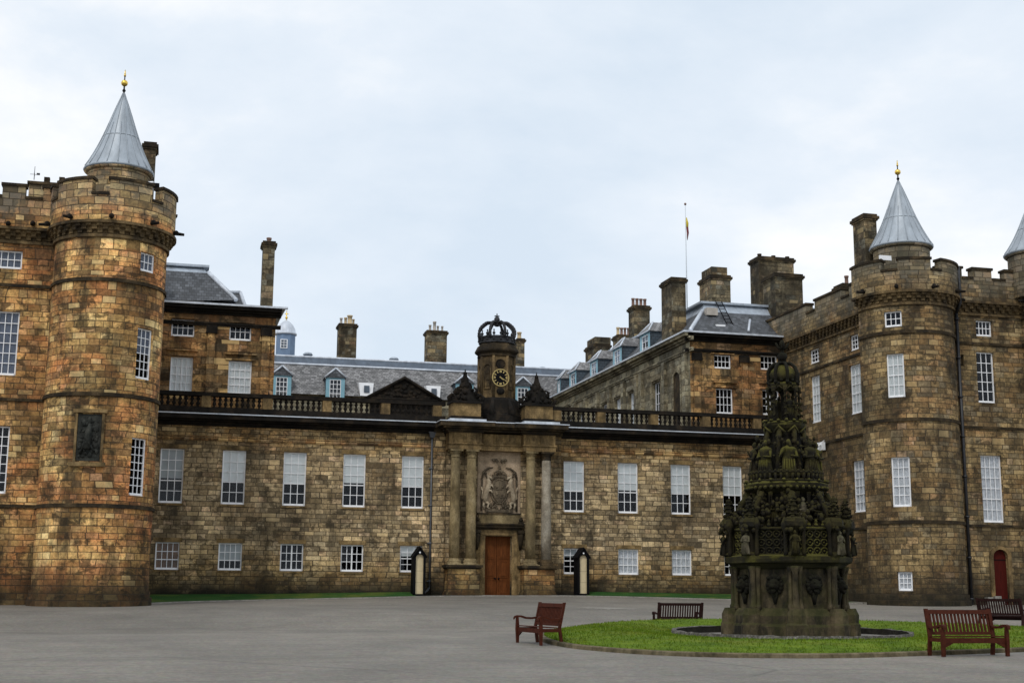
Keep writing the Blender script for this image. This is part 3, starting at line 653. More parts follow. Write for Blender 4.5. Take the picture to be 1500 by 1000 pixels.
# attic blocks with carved trophies, doorway, arms
for sx in (-1, 1):
    x0 = XC+sx*2.02; c = MB(); c.box(x0-.86, x0+.86, -1.4, -.2, 10.1, 10.30, 1); c.box(x0-.78, x0+.78, -1.32, -.2, 10.3, 11.0, 0); c.box(x0-.88, x0+.88, -1.42, -.2, 11.0, 11.12, 1)
    c.build('attic_block', ['pier', 'soot'], A)
    t = MB(); rg = random.Random(20+sx)
    t.lathe([(.92, 11.1), (.84, 11.28), (.62, 11.5), (.5, 11.75), (.36, 12.0), (.22, 12.25), (.13, 12.5), (.12, 12.62)], (x0, -.75, 0), 8, 0, False, 22.5, True, 1, .62)
    for i in range(46):
        h = rg.random(); r = .92*(1-h)**1.15+.1; a = rg.uniform(0, 2*pi); t.ball((x0+r*cos(a), -.75+.62*r*sin(a), 11.15+h*1.25), rg.uniform(.07, .15), 6, 0, (1, .8, rg.uniform(.7, 1.5)))
    for q in (-1, 1): t.tube([(x0+q*.85, -1.1, 11.12), (x0+q*.98, -1.12, 11.35), (x0+q*.8, -1.1, 11.52), (x0+q*.66, -1.05, 11.38)], [.1, .1, .08, .05], 6); t.tube([(x0+q*.5, -1.15, 11.5), (x0+q*.58, -1.15, 11.8), (x0+q*.4, -1.1, 11.92)], [.09, .08, .04], 6)
    t.ball((x0, -.75, 12.7), .12, 8); t.tube([(x0, -.75, 12.6), (x0, -.75, 12.95)], [.07, .02], 6)
    t.build('carved_trophy', 'soot', A, jit=.01)
c = MB(); c.box(XC-1.02, XC-.75, -.56, -.45, .3, 3.98); c.box(XC+.75, XC+1.02, -.56, -.45, .3, 3.98); c.box(XC-1.02, XC+1.02, -.56, -.45, 3.98, 4.30); c.box(XC-.92, XC+.92, -.59, -.56, 4.02, 4.1)
c.box(XC-1.22, XC-1.02, -.51, -.45, .3, 4.3); c.box(XC+1.02, XC+1.22, -.51, -.45, .3, 4.3)
c.build('door_surround', 'pier', A)
c = MB(); c.box(XC-1.28, XC+1.28, -.62, -.45, 4.30, 4.42); c.box(XC-1.36, XC+1.36, -.78, -.45, 4.42, 4.56); c.box(XC-1.42, XC+1.42, -.86, -.45, 4.56, 4.64); c.box(XC-1.15, XC+1.15, -.66, -.45, 4.64, 5.12, 1); c.box(XC-1.2, XC+1.2, -.70, -.45, 5.12, 5.2)
c.build('door_hood', ['soot_mid', 'column'], A)
for sx in (-1, 1):
    c = MB(); x0 = XC+sx*1.2; c.box(x0-.17, x0+.17, -.82, -.45, 4.12, 4.28); c.tube([(x0, -.62, 4.12), (x0, -.66, 3.95), (x0, -.6, 3.6), (x0, -.52, 3.25)], [.16, .17, .12, .07], 10); c.ball((x0, -.72, 3.98), .12, 8); c.build('console', 'soot_mid', A); c = MB(); c.box(x0-.14, x0+.14, -.78, -.45, 4.64, 4.74); c.ball((x0, -.62, 4.84), .14, 8, 0, (1, 1, .9)); c.build('hood_urn', 'soot_mid', A)
dm = MB(); y = -.12
for s_ in (-1, 1):
    x0, x1 = (XC-.74, XC-.012) if s_ < 0 else (XC+.012, XC+.74); dm.box(x0, x1, y, y+.08, .5, 3.97)
    for i, (a, b) in enumerate(((.86, 1.62), (1.78, 2.62), (2.78, 3.80))):
        xa, xb = x0+.12, x1-.12; dm.box(xa, xb, y-.012, y, a, b); dm.box(xa+.07, xb-.07, y-.035, y-.012, a+.07, b-.07)
        for q in ((xa-.02, xa), (xb, xb+.02)): dm.box(q[0], q[1], y-.03, y, a-.02, b+.02)
        dm.box(xa, xb, y-.03, y, b, b+.02); dm.box(xa, xb, y-.03, y, a-.02, a)
do = dm.build('door', 'door', A)
for s_ in (-1, 1):
    h = MB(); x0 = XC+s_*.1; h.lathe([(.0001, 0), (.05, .005), (.05, .02), (.02, .03), (.02, .06), (.045, .08), (.0001, .1)], (x0, y-.035, 1.72), 10, M3=Matrix.Rotation(R_(90), 3, 'X')); h.build('handle', 'black', do)
c = MB(); c.box(XC-1.0, XC+1.0, -1.3, -.2, .4, .84); c.build('doorstep', 'kerb_pale', A)
# royal arms in relief: shield, crown, two rampant supporters, mantling, crest
ar = MB(); yb = -.5
def sh(pts, d0, d1, mb, mi=0): mb.prism(pts, lambda a, b, d: (XC+a, yb-d, b), d0, d1, mi)
shield = [(-.36, 6.95), (-.38, 6.4), (-.3, 6.05), (-.14, 5.82), (0, 5.72), (.14, 5.82), (.3, 6.05), (.38, 6.4), (.36, 6.95), (.18, 6.9), (0, 6.98), (-.18, 6.9)][::-1]
sh(shield, .0, .13, ar); 
for (a0, a1, b0_, b1_) in ((-.28, -.03, 6.45, 6.8), (.03, .28, 6.45, 6.8), (-.25, -.03, 6.02, 6.38), (.03, .25, 6.02, 6.38)): ar.box(XC+a0, XC+a1, yb-.155, yb-.13, b0_, b1_)
for a, b in ((-.155, 6.6), (.155, 6.6), (-.14, 6.2), (.14, 6.2)): ar.ball((XC+a, yb-.16, b), .075, 6, 0, (1, .5, 1.3))
ar.tube([(XC+.46*cos(t), yb-.08, 6.36+.66*sin(t)) for t in [2*pi*k/24 for k in range(25)]], .05, 6)
ar.box(XC-.32, XC+.32, yb-.16, yb, 7.12, 7.22)
for k in range(5): t = pi*k/4; ar.tube([(XC-.28+.14*k, yb-.1, 7.2), (XC-.30+.15*k, yb-.15, 7.36), (XC, yb-.12, 7.55)], [.04, .045, .03], 6)
ar.ball((XC, yb-.12, 7.6), .07, 6); ar.tube([(XC, yb-.1, 7.55), (XC, yb-.1, 7.78)], [.035, .02], 5); ar.box(XC-.07, XC+.07, yb-.11, yb-.07, 7.68, 7.72)
ar.box(XC-.75, XC+.75, yb-.14, yb, 5.24, 5.4)
rg = random.Random(4)
for sx in (-1, 1):
    for k in range(9):   # scrolling mantling above
        a0 = (.28+.07*k, 7.0+.1*math.sin(k)+.03*k); pts = [(XC+sx*(a0[0]+.10*cos(t)*(1-.08*t)), yb-.1, a0[1]+.16*sin(t)*(1-.08*t)-.05*t*0) for t in [q*.7+k for q in range(7)]]; ar.tube(pts, [.055, .055, .05, .045, .04, .03, .02], 5)
    for k in range(7):   # thistles and leaves below
        x, z = sx*(.12+.12*k), 5.46+.1*abs(sin(k*1.7)); ar.ball((XC+x, yb-.07, z), .08, 6, 0, (1, .7, 1.1)); ar.tube([(XC+x, yb-.06, z), (XC+x+sx*.08, yb-.09, z+.18), (XC+x, yb-.08, z+.3)], [.04, .035, .015], 5)
    for q in (.18, .34): ar.ball((XC+sx*q, yb-.08, 8.06), .09, 7, 0, (1.1, .7, .9)); ar.tube([(XC+sx*q, yb-.08, 8.0), (XC+sx*(q-.06), yb-.08, 7.88)], [.04, .02], 5)
    ar.tube([(XC+sx*.2, yb-.07, 8.02), (XC+sx*.06, yb-.07, 7.98)], .04, 5)
    ar.tube([(XC+sx*.98, yb-.05, 7.0), (XC+sx*.9, yb-.08, 7.4), (XC+sx*.6, yb-.08, 7.62), (XC+sx*.35, yb-.05, 7.66)], [.05, .06, .06, .03], 6)
    ar.tube([(XC+sx*.98, yb-.05, 5.3), (XC+sx*1.0, yb-.05, 6.2), (XC+sx*.96, yb-.05, 7.0)], [.05, .035, .05], 6)
aro = ar.build('coat_of_arms', 'arms', A, jit=.006)
for sx in (-1, 1):
    s = MB(); X = lambda a: XC+sx*a; T = lambda pts, rr: s.tube([(X(a), yb-.09-dd, b) for a, b, dd in pts], rr, 8, flat=(1, .8))
    T([(.74, 5.72, 0), (.80, 6.0, .02), (.72, 6.35, .04), (.62, 6.62, .05), (.60, 6.85, .05), (.66, 7.05, .05)], [.12, .15, .14, .16, .12, .09])      # rump, belly, chest, neck
    T([(.66, 7.0, .05), (.60, 7.14, .06), (.48, 7.08, .07), (.42, 7.0, .07)], [.08, .10, .07, .045])                # head
    s.tube([(X(.55), yb-.14, 7.17), (X(.47), yb-.16, 7.4)], [.03, .008], 5); s.ball((X(.68), yb-.12, 7.2), .045, 5, 0, (.7, .7, 1.5))
    T([(.62, 6.62, .07), (.44, 6.68, .1), (.36, 6.54, .1)], [.07, .055, .04]); T([(.64, 6.42, .07), (.48, 6.38, .1), (.40, 6.26, .1)], [.07, .055, .04])   # forelegs
    T([(.76, 5.78, .03), (.60, 5.70, .06), (.66, 5.50, .05), (.56, 5.42, .05)], [.1, .08, .05, .05]); T([(.80, 5.8, .0), (.88, 5.62, .02), (.82, 5.42, .02)], [.09, .06, .045])
    T([(.82, 5.85, 0), (.98, 6.0, .02), (.93, 6.35, .02), (1.02, 6.6, .02)], [.035, .03, .035, .055])
    s.build('supporter', 'arms_pale', aro)
# drainpipes on the front
def pipe(parent, x, y, z0, z1, r=.055, mat='pipe_grey', hopper=True, foot=0, every=2.0):
    m = MB(); m.tube([(x, y, z0), (x, y, z1)], r, 8)
    z = z0+.4
    while z < z1: m.tube([(x, y, z-.05), (x, y, z+.05)], r*1.45, 8); m.box(x-.13, x+.13, y, y+.12, z-.03, z+.03); z += every
    if hopper: m.hexa([(x-.1, y-.1, z1-.1), (x+.1, y-.1, z1-.1), (x+.1, y+.1, z1-.1), (x-.1, y+.1, z1-.1), (x-.2, y-.16, z1+.22), (x+.2, y-.16, z1+.22), (x+.2, y+.12, z1+.22), (x-.2, y+.12, z1+.22)])
    if foot: m.tube([(x, y, z0+.05), (x+foot*.15, y-.1, z0-.12), (x+foot*.3, y-.25, z0-.2)], r*1.1, 8)
    return m.build('drainpipe', mat, parent)
pipe(A, 9.28, -.12, 1.15, 9.3, .05, 'pipe_grey', True, -1)

# pieces of attic and clock tower
T = thing('clock_tower', 'small octagonal stone clock turret topped by an openwork crown above the palace door', 'clock tower', (XC, .35, 10.0))
tc_ = (XC, .35, 0)
def Z(py, y=.35, px=727): return at(px, py, 'y', y).z
zc, zt = Z(517), Z(505)
m = MB(); m.lathe([(1.55, 10.02), (1.55, 10.5), (1.4, 10.55), (1.32, 10.75), (1.22, 11.35), (1.13, 11.5)], tc_, 8, 0, False, 22.5)
for k in range(8):
    a = R_(45*k+22.5); x, y = XC+1.32*cos(a), .35+1.32*sin(a); m.tube([(x, y, 10.5), (x+.25*cos(a), y+.25*sin(a), 10.65), (XC+1.35*cos(a), .35+1.35*sin(a), 10.95), (XC+1.12*cos(a), .35+1.12*sin(a), 11.4)], [.16, .2, .13, .1], 8)
m.build('base', 'soot', T)
m = MB(); m.lathe([(1.0, 11.3), (1.0, zc-.15)], tc_, 8, 0, False, 22.5); 
for k in range(8):
    a = R_(45*k+22.5); m.tube([(XC+1.0*cos(a), .35+1.0*sin(a), 11.5), (XC+1.0*cos(a), .35+1.0*sin(a), zc-.3)], .085, 8)
    a2 = R_(45*k)
    if k != 6:
        F = lambda u, v, d, a2=a2: (XC+(.924+d)*cos(a2)-u*sin(a2), .35+(.924+d)*sin(a2)+u*cos(a2), v)
        arch = [(-.2, 12.0), (.2, 12.0), (.2, zc-.95)]+[(.2*cos(t), zc-.95+.2*sin(t)) for t in [pi*q/6 for q in range(1, 6)]]+[(-.2, zc-.95)]
        for q in range(len(arch)): p, r_ = arch[q], arch[(q+1) % len(arch)]; m.tube([F(*p, .03), F(*r_, .03)], .035, 5)
        for zz in (12.15, 12.5, 12.85): m.prism([(-.13, zz), (.13, zz), (.13, zz+.2), (-.13, zz+.2)], F, 0, .03)
m.build('shaft', 'corbel', T)
m = MB(); m.lathe([(1.02, zc-.32), (1.1, zc-.28), (1.08, zc-.14), (1.12, zc-.12), (1.24, zc-.02), (1.25, zc+.06), (1.1, zt-.12), (.95, zt)], tc_, 8, 0, False, 22.5); m.build('cornice', 'soot_mid', T)
zk = at(733, 553, 'y', -.6).z; yk = .35-.924
m = MB(); RX = Matrix.Rotation(R_(90), 3, 'X')
m.lathe([(.0001, 0), (.47, 0), (.47, .06), (.0001, .06)], (XC, yk-.001, zk), 32, M3=RX, smooth=False); ck = m.build('clock_face', 'black', T)
m = MB(); m.lathe([(.44, .061), (.44, .085), (.49, .085), (.49, .061)], (XC, yk, zk), 32, M3=RX, cap=False, smooth=False)
for k in range(12):
    a = pi*k/6; c0 = Vector((XC+.345*sin(a), yk-.075, zk+.345*cos(a))); d = Vector((sin(a), 0, cos(a))); n_ = Vector((cos(a), 0, -sin(a)))
    for q in ((0,) if k % 3 else (-.03, .03)): p = [c0+d*u+n_*(v+q) for u, v in ((-.06, -.022), (-.06, .022), (.06, .028), (.06, -.028))]; m.hexa([Vector((x.x, yk-.062, x.z)) for x in p]+[Vector((x.x, yk-.08, x.z)) for x in p])
m.build('numerals', 'gold_paint', ck)
for nm, a, l, wd in (('hour_hand', R_(128), .22, .035), ('minute_hand', R_(117), .33, .022)):
    d = Vector((sin(a), 0, cos(a))); n_ = Vector((cos(a), 0, -sin(a))); m = MB(); c0 = Vector((XC, 0, zk))
    p = [c0-d*.07-n_*wd, c0-d*.07+n_*wd, c0+d*l+n_*wd*.4, c0+d*l-n_*wd*.4]; yy = yk-.09 if nm[0] == 'h' else yk-.10; m.hexa([Vector((x.x, yy, x.z)) for x in p]+[Vector((x.x, yy-.008, x.z)) for x in p]); m.build(nm, 'gold_paint', ck)
m = MB(); m.lathe([(.0001, 0), (.2, 0), (.2, .03), (.0001, .03)], (XC, yk-.001, zk+.78), 16, M3=RX, smooth=False); m.tube([(XC+.24*cos(t), yk-.02, zk+.78+.24*sin(t)) for t in [2*pi*k/16 for k in range(17)]], .035, 5); m.build('carved_niche', 'soot', T); m = MB(); m.ball((XC, yk-.08, zk-.75), .2, 8, 0, (1.2, .5, 1)); m.build('carved_boss', 'soot', T)
# crown
zb = zt; z1 = Z(490); z2 = Z(476)
m = MB(); m.lathe([(.93, zb), (1.02, zb+.02), (1.02, zb+.1), (.98, zb+.12), (.98, z1-.32), (1.03, z1-.28), (1.03, z1-.2), (.9, z1-.2), (.9, zb)], tc_, 24, 0, False, 0, False)
for k in range(16):
    a = 2*pi*k/16; x, y = XC+1.0*cos(a), .35+1.0*sin(a); m.ball((x, y, z1-.08), .09, 6); m.tube([(x, y, z1-.2), (x, y, z1+.12)], [.04, .03], 5); m.ball((x, y, z1+.1), .05, 5)
    m.ball((XC+1.02*cos(a), .35+1.02*sin(a), (zb+z1)/2-.1), .07, 6)
co = m.build('crown', 'bronze', T)
for k in range(8):
    a = 2*pi*k/8+.2; m = MB(); pts = []
    for q in range(11):
        t = q/10; rr = .95*(1+.15*sin(pi*min(1, t*1.5)))*(cos(t*pi/2)**.48 if t < 1 else 0)+.04; zz = z1-.3+(z2-z1+.46)*(sin(t*pi/2)**1.1)-.12*max(0, t-.8)*2
        pts.append((XC+rr*cos(a), .35+rr*sin(a), zz))
    m.tube(pts, [.075]*9+[.07, .06], 6)
    for q in (1, 2, 3, 4, 5, 6, 7): m.ball(pts[q], .09, 6)
    m.build('crown_arch', 'bronze', co)
m = MB(); zo = Z(468); m.ball((XC, .35, z2+.02), .2, 8, 0, (1, 1, .6)); m.ball((XC, .35, zo), .17, 10); m.tube([(XC, .35, z2), (XC, .35, Z(459))], [.07, .025], 6); m.box(XC-.14, XC+.14, .325, .375, Z(463)-.03, Z(463)+.03); m.build('orb_and_cross', 'bronze', T)

# ================================================================== sentry boxes
def sentry(px, label):
    p = at(px, 872, 'y', -1.35); x, y, z = p.x, -1.35, gz(p.x, -1.35)
    S = thing('sentry_box', label, 'sentry box', (x, y, z), 0, 'sentry boxes flanking the palace door')
    hw, dp, ze, zr = .32, .8, 2.12, 2.60
    m = MB(); f = lambda a, b, d: (x+a, y+d, z+b)
    out_ = [(-hw, 0.05), (hw, 0.05), (hw, ze), (0, zr-.06), (-hw, ze)]
    inn = [(.205, .14)]+[(.205*cos(t), 1.98+.205*sin(t)) for t in [pi*q/10 for q in range(11)]]+[(-.205, .14)]
    # front frame as quads between outer and inner outline
    ol = [(hw, .05), (hw, ze)]+[(hw*(1-q/5), ze+(zr-.06-ze)*q/5) for q in range(1, 6)]+[(-hw*q/5, zr-.06-(zr-.06-ze)*q/5) for q in range(1, 6)]+[(-hw, .05)]
    il = [(.205, .14)]+[(.205*cos(pi*q/10), 1.98+.205*sin(pi*q/10)) for q in range(0, 11)]+[(-.205, .14)]
    il = il[:len(ol)] if len(il) >= len(ol) else il
    n = min(len(ol), len(il))
    for i in range(n-1): m.face([f(*ol[i], 0), f(*ol[i+1], 0), f(*il[i+1], 0), f(*il[i], 0)]); m.face([f(*il[i], 0), f(*il[i+1], 0), f(*il[i+1], .1), f(*il[i], .1)])
    m.box(x-hw, x+hw, y, y+.08, z+.0, z+.14); m.box(x-hw, x-hw+.05, y+.004, y+dp, z+.04, z+ze); m.box(x+hw-.05, x+hw, y+.004, y+dp, z+.04, z+ze); m.box(x-hw+.05, x+hw-.05, y+dp-.05, y+dp, z+.04, z+ze); m.box(x-hw-.03, x+hw+.03, y-.02, y+dp+.02, z, z+.08)
    m.build('box', 'black', S)
    m = MB(); m.box(x-.21, x+.21, y+.13, y+.16, z+.14, z+2.2)
    for q in (.72, 1.32): m.box(x-.21, x+.21, y+.128, y+.13, z+q, z+q+.008, 1)
    m.build('inner_boarding', ['cream', 'soot_mid'], S)
    m = MB()
    for s_ in (-1, 1):
        q = [(0, zr), (s_*(hw+.06), ze-.06), (s_*(hw+.06), ze-.12), (0, zr-.07)]
        m.prism(q if s_ < 0 else q[::-1], f, -.08, dp+.05)
    m.build('roof', 'black', S)
    m = MB(); m.ball((x, y-.012, z+2.27), .05, 8, 0, (1, .3, 1)); m.build('badge', 'white', S)
sentry(614, 'black sentry box with cream inside standing left of the palace door'); sentry(855, 'black sentry box with cream inside standing right of the palace door')
for px in (922, 1003, 1050):
    p = at(px, 871, 'y', -.35); m = MB(); zz = p.z-.12; m.box(p.x-.2, p.x+.2, -.5, -.3, zz-.2, zz+.12); m.box(p.x-.16, p.x+.16, -.53, -.5, zz-.04, zz+.1); 
    tag(m.build('ground_floodlight', 'pot_pale'), {922: 'small pale floodlight in the grass strip near the right sentry box', 1003: 'small pale floodlight in the grass strip between its two fellows', 1050: 'small pale floodlight in the grass strip nearest the fountain'}[px], 'floodlight', 'small floodlights along the palace foot')

# ================================================================== tower helpers
def cylhit(px, py, c, r):
    d = FW+RT*((px-750)/FF)-UP*((py-500)/FF); ox, oy = CAM.x-c[0], CAM.y-c[1]
    a = d.x*d.x+d.y*d.y; b = ox*d.x+oy*d.y; cc = ox*ox+oy*oy-r*r; t = (-b-math.sqrt(max(0, b*b-a*cc)))/a; p = CAM+d*t
    return math.atan2(p.y-c[1], p.x-c[0]), p.z
def fbox(mb, f, u0, u1, v0, v1, d0, d1, n=1, mi=0):
    for k in range(n):
        a, b = u0+(u1-u0)*k/n, u0+(u1-u0)*(k+1)/n
        p = [f(a, v0, d1), f(b, v0, d1), f(b, v0, d0), f(a, v0, d0), f(a, v1, d1), f(b, v1, d1), f(b, v1, d0), f(a, v1, d0)]
        fs = [(3, 2, 1, 0), (4, 5, 6, 7), (0, 1, 5, 4)]; uv = [None, [(a, d0), (b, d0), (b, d1), (a, d1)], [(a, v0), (b, v0), (b, v1), (a, v1)]]
        if d0 >= 0 or True: fs.append((2, 3, 7, 6)); uv.append([(b, v0), (a, v0), (a, v1), (b, v1)])
        if k == 0: fs.append((3, 0, 4, 7)); uv.append([(d0, v0), (d1, v0), (d1, v1), (d0, v1)])
        if k == n-1: fs.append((1, 2, 6, 5)); uv.append([(d1, v0), (d0, v0), (d0, v1), (d1, v1)])
        mb.mesh(p, fs, mi, False, uv)
def corb(mb, f, u0, u1, z0, z1, proj, n=1, cyl=False):
    H = z1-z0; fbox(mb, f, u0, u1, z0-.06, z0+.07, 0, .1, n)
    h = (H-.2)/3
    for r in range(3):
        za = z0+.09+r*h; pr0, pr1 = proj*(r+.2)/3.2, proj*(r+1.2)/3.2; fbox(mb, f, u0, u1, za, za+h-.0, -.03, pr0, n)
        k = max(1, int((u1-u0)/.42)); s_ = (u1-u0)/k
        for i in range(k): a = u0+s_*(i+(.25 if r % 2 else .75)); fbox(mb, f, a-s_*.23, a+s_*.23, za+.025, za+h-.01, pr0-.02, pr1)
    fbox(mb, f, u0, u1, z1-.12, z1, -.03, proj+.08, n)
def crenel(parent, f, u0, u1, zb, zs, zm, merl, proj, mat, n=1, th=.42, cop='soot_mid', step=.3):
    m = MB(); fbox(m, f, u0, u1, zb+.003, zs, proj-th, proj, max(1, int((u1-u0)/step)))
    for a, b in merl:
        a, b = max(a, u0), min(b, u1); fbox(m, f, a, b, zs+.002, zm, proj-th, proj, max(1, int((b-a)/step)))
    o = m.build('parapet', mat, parent); e = u0
    for a, b in sorted(merl)+[(u1, u1)]:
        if a > e+.05: m = MB(); fbox(m, f, e, a, zs+.004, zs+.11, proj-th-.05, proj+.07, max(1, int((a-e)/step))); m.build('coping', cop, o)
        if b > a: m = MB(); fbox(m, f, max(a, u0)-.06, min(b, u1)+.06, zm+.003, zm+.13, proj-th-.05, proj+.07, max(1, int((b-a)/step))); m.build('coping', cop, o)
        e = max(e, b)
def chim(parent, x0, x1, y0, y1, z0, z1, pots=(), mat='stone_chimney', name='chimney', cap=.12, label=None, pm='pot_buff'):
    m = MB(); m.box(x0, x1, y0, y1, z0, z1-.35); m.box(x0-cap*.5, x1+cap*.5, y0-cap*.5, y1+cap*.5, z1-.35, z1-.27); 
    o = m.build(name, mat, parent); m = MB(); m.box(x0-cap, x1+cap, y0-cap, y1+cap, z1-.268, z1-.12); m.box(x0-.04, x1+.04, y0-.04, y1+.04, z1-.12, z1); m.build('cap', 'soot_mid', o)
    if label: o['label'] = label
    for q in pots:
        fx, fy, h = q[0], q[1], q[2]; mt = q[3] if len(q) > 3 else pm; r = q[4] if len(q) > 4 else .13
        m = MB(); m.lathe([(r*1.1, 0), (r*1.1, .08), (r*.9, .1), (r*.82, h-.12), (r*1.05, h-.1), (r*1.05, h), (r*.7, h), (r*.7, h-.2)], (x0+(x1-x0)*fx, y0+(y1-y0)*fy, z1-.01), 10, 0, True); m.build('chimney_pot', mt, o)
    return o
def spire(parent, c, zb, za, r, drum0, seams=20):
    m = MB(); m.lathe([(r*.9, drum0), (r*.9, zb-.12)], (*c, 0), 36, 0, True, 0, False); m.lathe([(r*.92, zb-.2), (r*1.0, zb-.1)], (*c, 0), 36)
    d = m.build('drum', 'stone_right' if c[0] > 10 else 'stone_left', parent)
    prof = [(r*1.0, zb-.10), (r*1.03, zb-.03), (r*1.01, zb+.02)]; H = za-zb
    for q in range(1, 13):
        t = q/12; prof.append((max(.03, r*(1-t)*(1-.11*sin(pi*min(1, t*1.05)))+.02), zb+H*t))
    m = MB(); m.lathe(prof, (*c, 0), 48)
    for k in range(seams):
        a = 2*pi*k/seams; top = 12 if k % 2 == 0 else 7
        pts = [(c[0]+(rr+.012)*cos(a), c[1]+(rr+.012)*sin(a), z) for rr, z in prof[2:3+top]]; m.tube(pts, .022, 4)
    zr = 7; m.tube([(c[0]+(prof[zr][0]+.006)*cos(2*pi*k/36), c[1]+(prof[zr][0]+.006)*sin(2*pi*k/36), prof[zr][1]) for k in range(37)], .022, 4)
    m.build('spire', 'lead_cone', parent)
    m = MB(); m.tube([(*c, za-.1), (*c, za+1.05)], [.045, .02], 6); m.ball((*c, za+.12), .08, 8); o = m.build('finial', 'black', parent)
    m = MB(); m.ball((*c, za+.48), .155, 12); m.ball((*c, za+.86), .05, 8); m.tube([(*c, za+.8), (*c, za+1.12)], [.05, .015], 6); m.build('gilt_ball', 'gold', o)

def round_tower(name_lbl, c, r, zs, wins, mat, merl_px, zc0, zc1, zsill, zmer, zbase, gx=.0):
    """zs: string heights"""
    Tn = thing('round_tower', name_lbl, 'tower', (c[0], c[1], zbase))
    f = cylf(c, r); U = lambda deg: r*R_(deg); u0, u1 = U(-190), U(80); hs = []; info = []
    for (pl, yt, pr, yb, cols, rows, kw) in wins:
        ym, xm = (yt+yb)/2, (pl+pr)/2; a0, a1 = cylhit(pl, ym, c, r-.1)[0], cylhit(pr, ym, c, r-.1)[0]; z1, z0 = cylhit(xm, yt, c, r-.1)[1], cylhit(xm, yb, c, r-.1)[1]
        if a0 > 0: a0 -= 2*pi
        if a1 > 0: a1 -= 2*pi
        hs.append((a0*r, a1*r, z0, z1)); info.append((a0*r, a1*r, z0, z1, cols, rows, kw))
    m = MB(); wall(m, f, u0, u1, zbase-.6, zc0, hs, .16, .28, 0, 0, 1, .9); 
    o = m.build('wall', [mat, 'room'], Tn, weld=True)
    for a0, a1, z0, z1, cols, rows, kw in info: win(Tn, f, a0, a1, z0, z1, cols, rows, .12, **kw)
    for z in zs: m = MB(); fbox(m, f, u0, u1, z-.075, z+.05, -.02, .075, 60); fbox(m, f, u0, u1, z+.05, z+.09, -.02, .035, 60); m.build('string_course', 'soot_mid', Tn)
    m = MB(); fbox(m, f, u0, u1, zbase-.6, zbase+.30, -.02, .16, 60); fbox(m, f, u0, u1, zbase+.30, zbase+.55, -.02, .08, 60); m.build('plinth', mat, Tn)
    m = MB(); corb(m, f, u0, u1, zc0, zc1, .30, 60); m.build('corbel_table', 'corbel', Tn)
    ml = []
    for a, b in merl_px:
        ml.append((r*R_(a), r*R_(b)))
    crenel(Tn, f, u0, u1, zc1, zsill, zmer, ml, .30, mat)
    m = MB(); m.lathe([(r+.1, zsill-.7), (.01, zsill-.6)], (*c, 0), 32); m.build('tower_roof', 'lead_dark', Tn)
    for k in range(5):
        a = -165+38*k; m = MB(); ca, sa = cos(R_(a)), sin(R_(a)); m.tube([(c[0]+(r+.3)*ca, c[1]+(r+.3)*sa, zc1+.14), (c[0]+(r+.78)*ca, c[1]+(r+.78)*sa, zc1+.08)], [.09, .06], 6); m.ball((c[0]+(r+.42)*ca, c[1]+(r+.42)*sa, zc1+.16), .12, 6); m.build('water_spout', 'soot', Tn)
    return Tn, f, r
# ================================================================== left round tower and block
CLc = (-7.45, -10.9); rL = 2.4
zlow, zmid, zup = 4.40, 9.05, 13.98
def cz(px, py, c, r): return cylhit(px, py, c, r)[1]
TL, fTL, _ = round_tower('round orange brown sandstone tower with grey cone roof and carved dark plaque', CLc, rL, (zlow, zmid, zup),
    [(204, 371, 225, 399, 3, 2, dict(blind=1, bmat='dim_blind')), (198, 481, 220, 556, 3, 6, dict(blind=.5, bmat='dim_blind')), (189, 641, 211, 726, 3, 7, dict())], 'stone_left',  # two upper windows carry the painted sky reflection
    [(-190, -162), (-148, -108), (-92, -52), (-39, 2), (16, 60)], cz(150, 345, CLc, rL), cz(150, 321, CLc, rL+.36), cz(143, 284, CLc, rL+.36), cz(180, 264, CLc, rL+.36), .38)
ZCL0, ZCL1, ZSL, ZML = cz(150, 345, CLc, rL), cz(150, 321, CLc, rL+.36), cz(143, 284, CLc, rL+.36), cz(180, 264, CLc, rL+.36)
cc = at(174, 255, 'y', -10.9); spire(TL, (cc.x, -10.9), 19.5, at(184, 137, 'y', -10.9).z, 1.50, ZSL-.6)
# carved stone plaque
a0, a1 = cylhit(113, 640, CLc, rL)[0], cylhit(148, 640, CLc, rL)[0]; zt_, zb_ = cz(131, 606, CLc, rL), cz(131, 675, CLc, rL)
m = MB(); fbox(m, fTL, a0*rL, a1*rL, zb_, zt_, -.05, .03, 4); rg = random.Random(2)
for i in range(60):
    u, v = rg.uniform(a0*rL+.12, a1*rL-.12), rg.uniform(zb_+.15, zt_-.25); p = fTL(u, v, .04); m.ball(p, rg.uniform(.04, .11), 6, 0, (1, .6, rg.uniform(.7, 1.6)))
um = (a0+a1)/2*rL
m.tube([fTL(um-.05, zb_+.5, .07), fTL(um, zb_+1.2, .1), fTL(um+.03, zb_+1.55, .08)], [.16, .13, .07], 8); m.tube([fTL(um-.3, zb_+.3, .05), fTL(um-.1, zb_+.9, .1), fTL(um+.25, zb_+.4, .06)], [.06, .08, .06], 6)
pl = m.build('carved_plaque', 'plaque', TL, jit=.008)
m = MB(); fbox(m, fTL, a0*rL-.1, a0*rL, zb_-.05, zt_+.05, -.02, .08); fbox(m, fTL, a1*rL, a1*rL+.1, zb_-.05, zt_+.05, -.02, .08); fbox(m, fTL, a0*rL-.18, a1*rL+.18, zt_+.05, zt_+.2, -.02, .14, 4); fbox(m, fTL, a0*rL-.22, a1*rL+.22, zb_-.22, zb_-.05, -.02, .18, 4); m.build('frame', 'pier', pl)
for k, (a, zz) in enumerate([]): pass
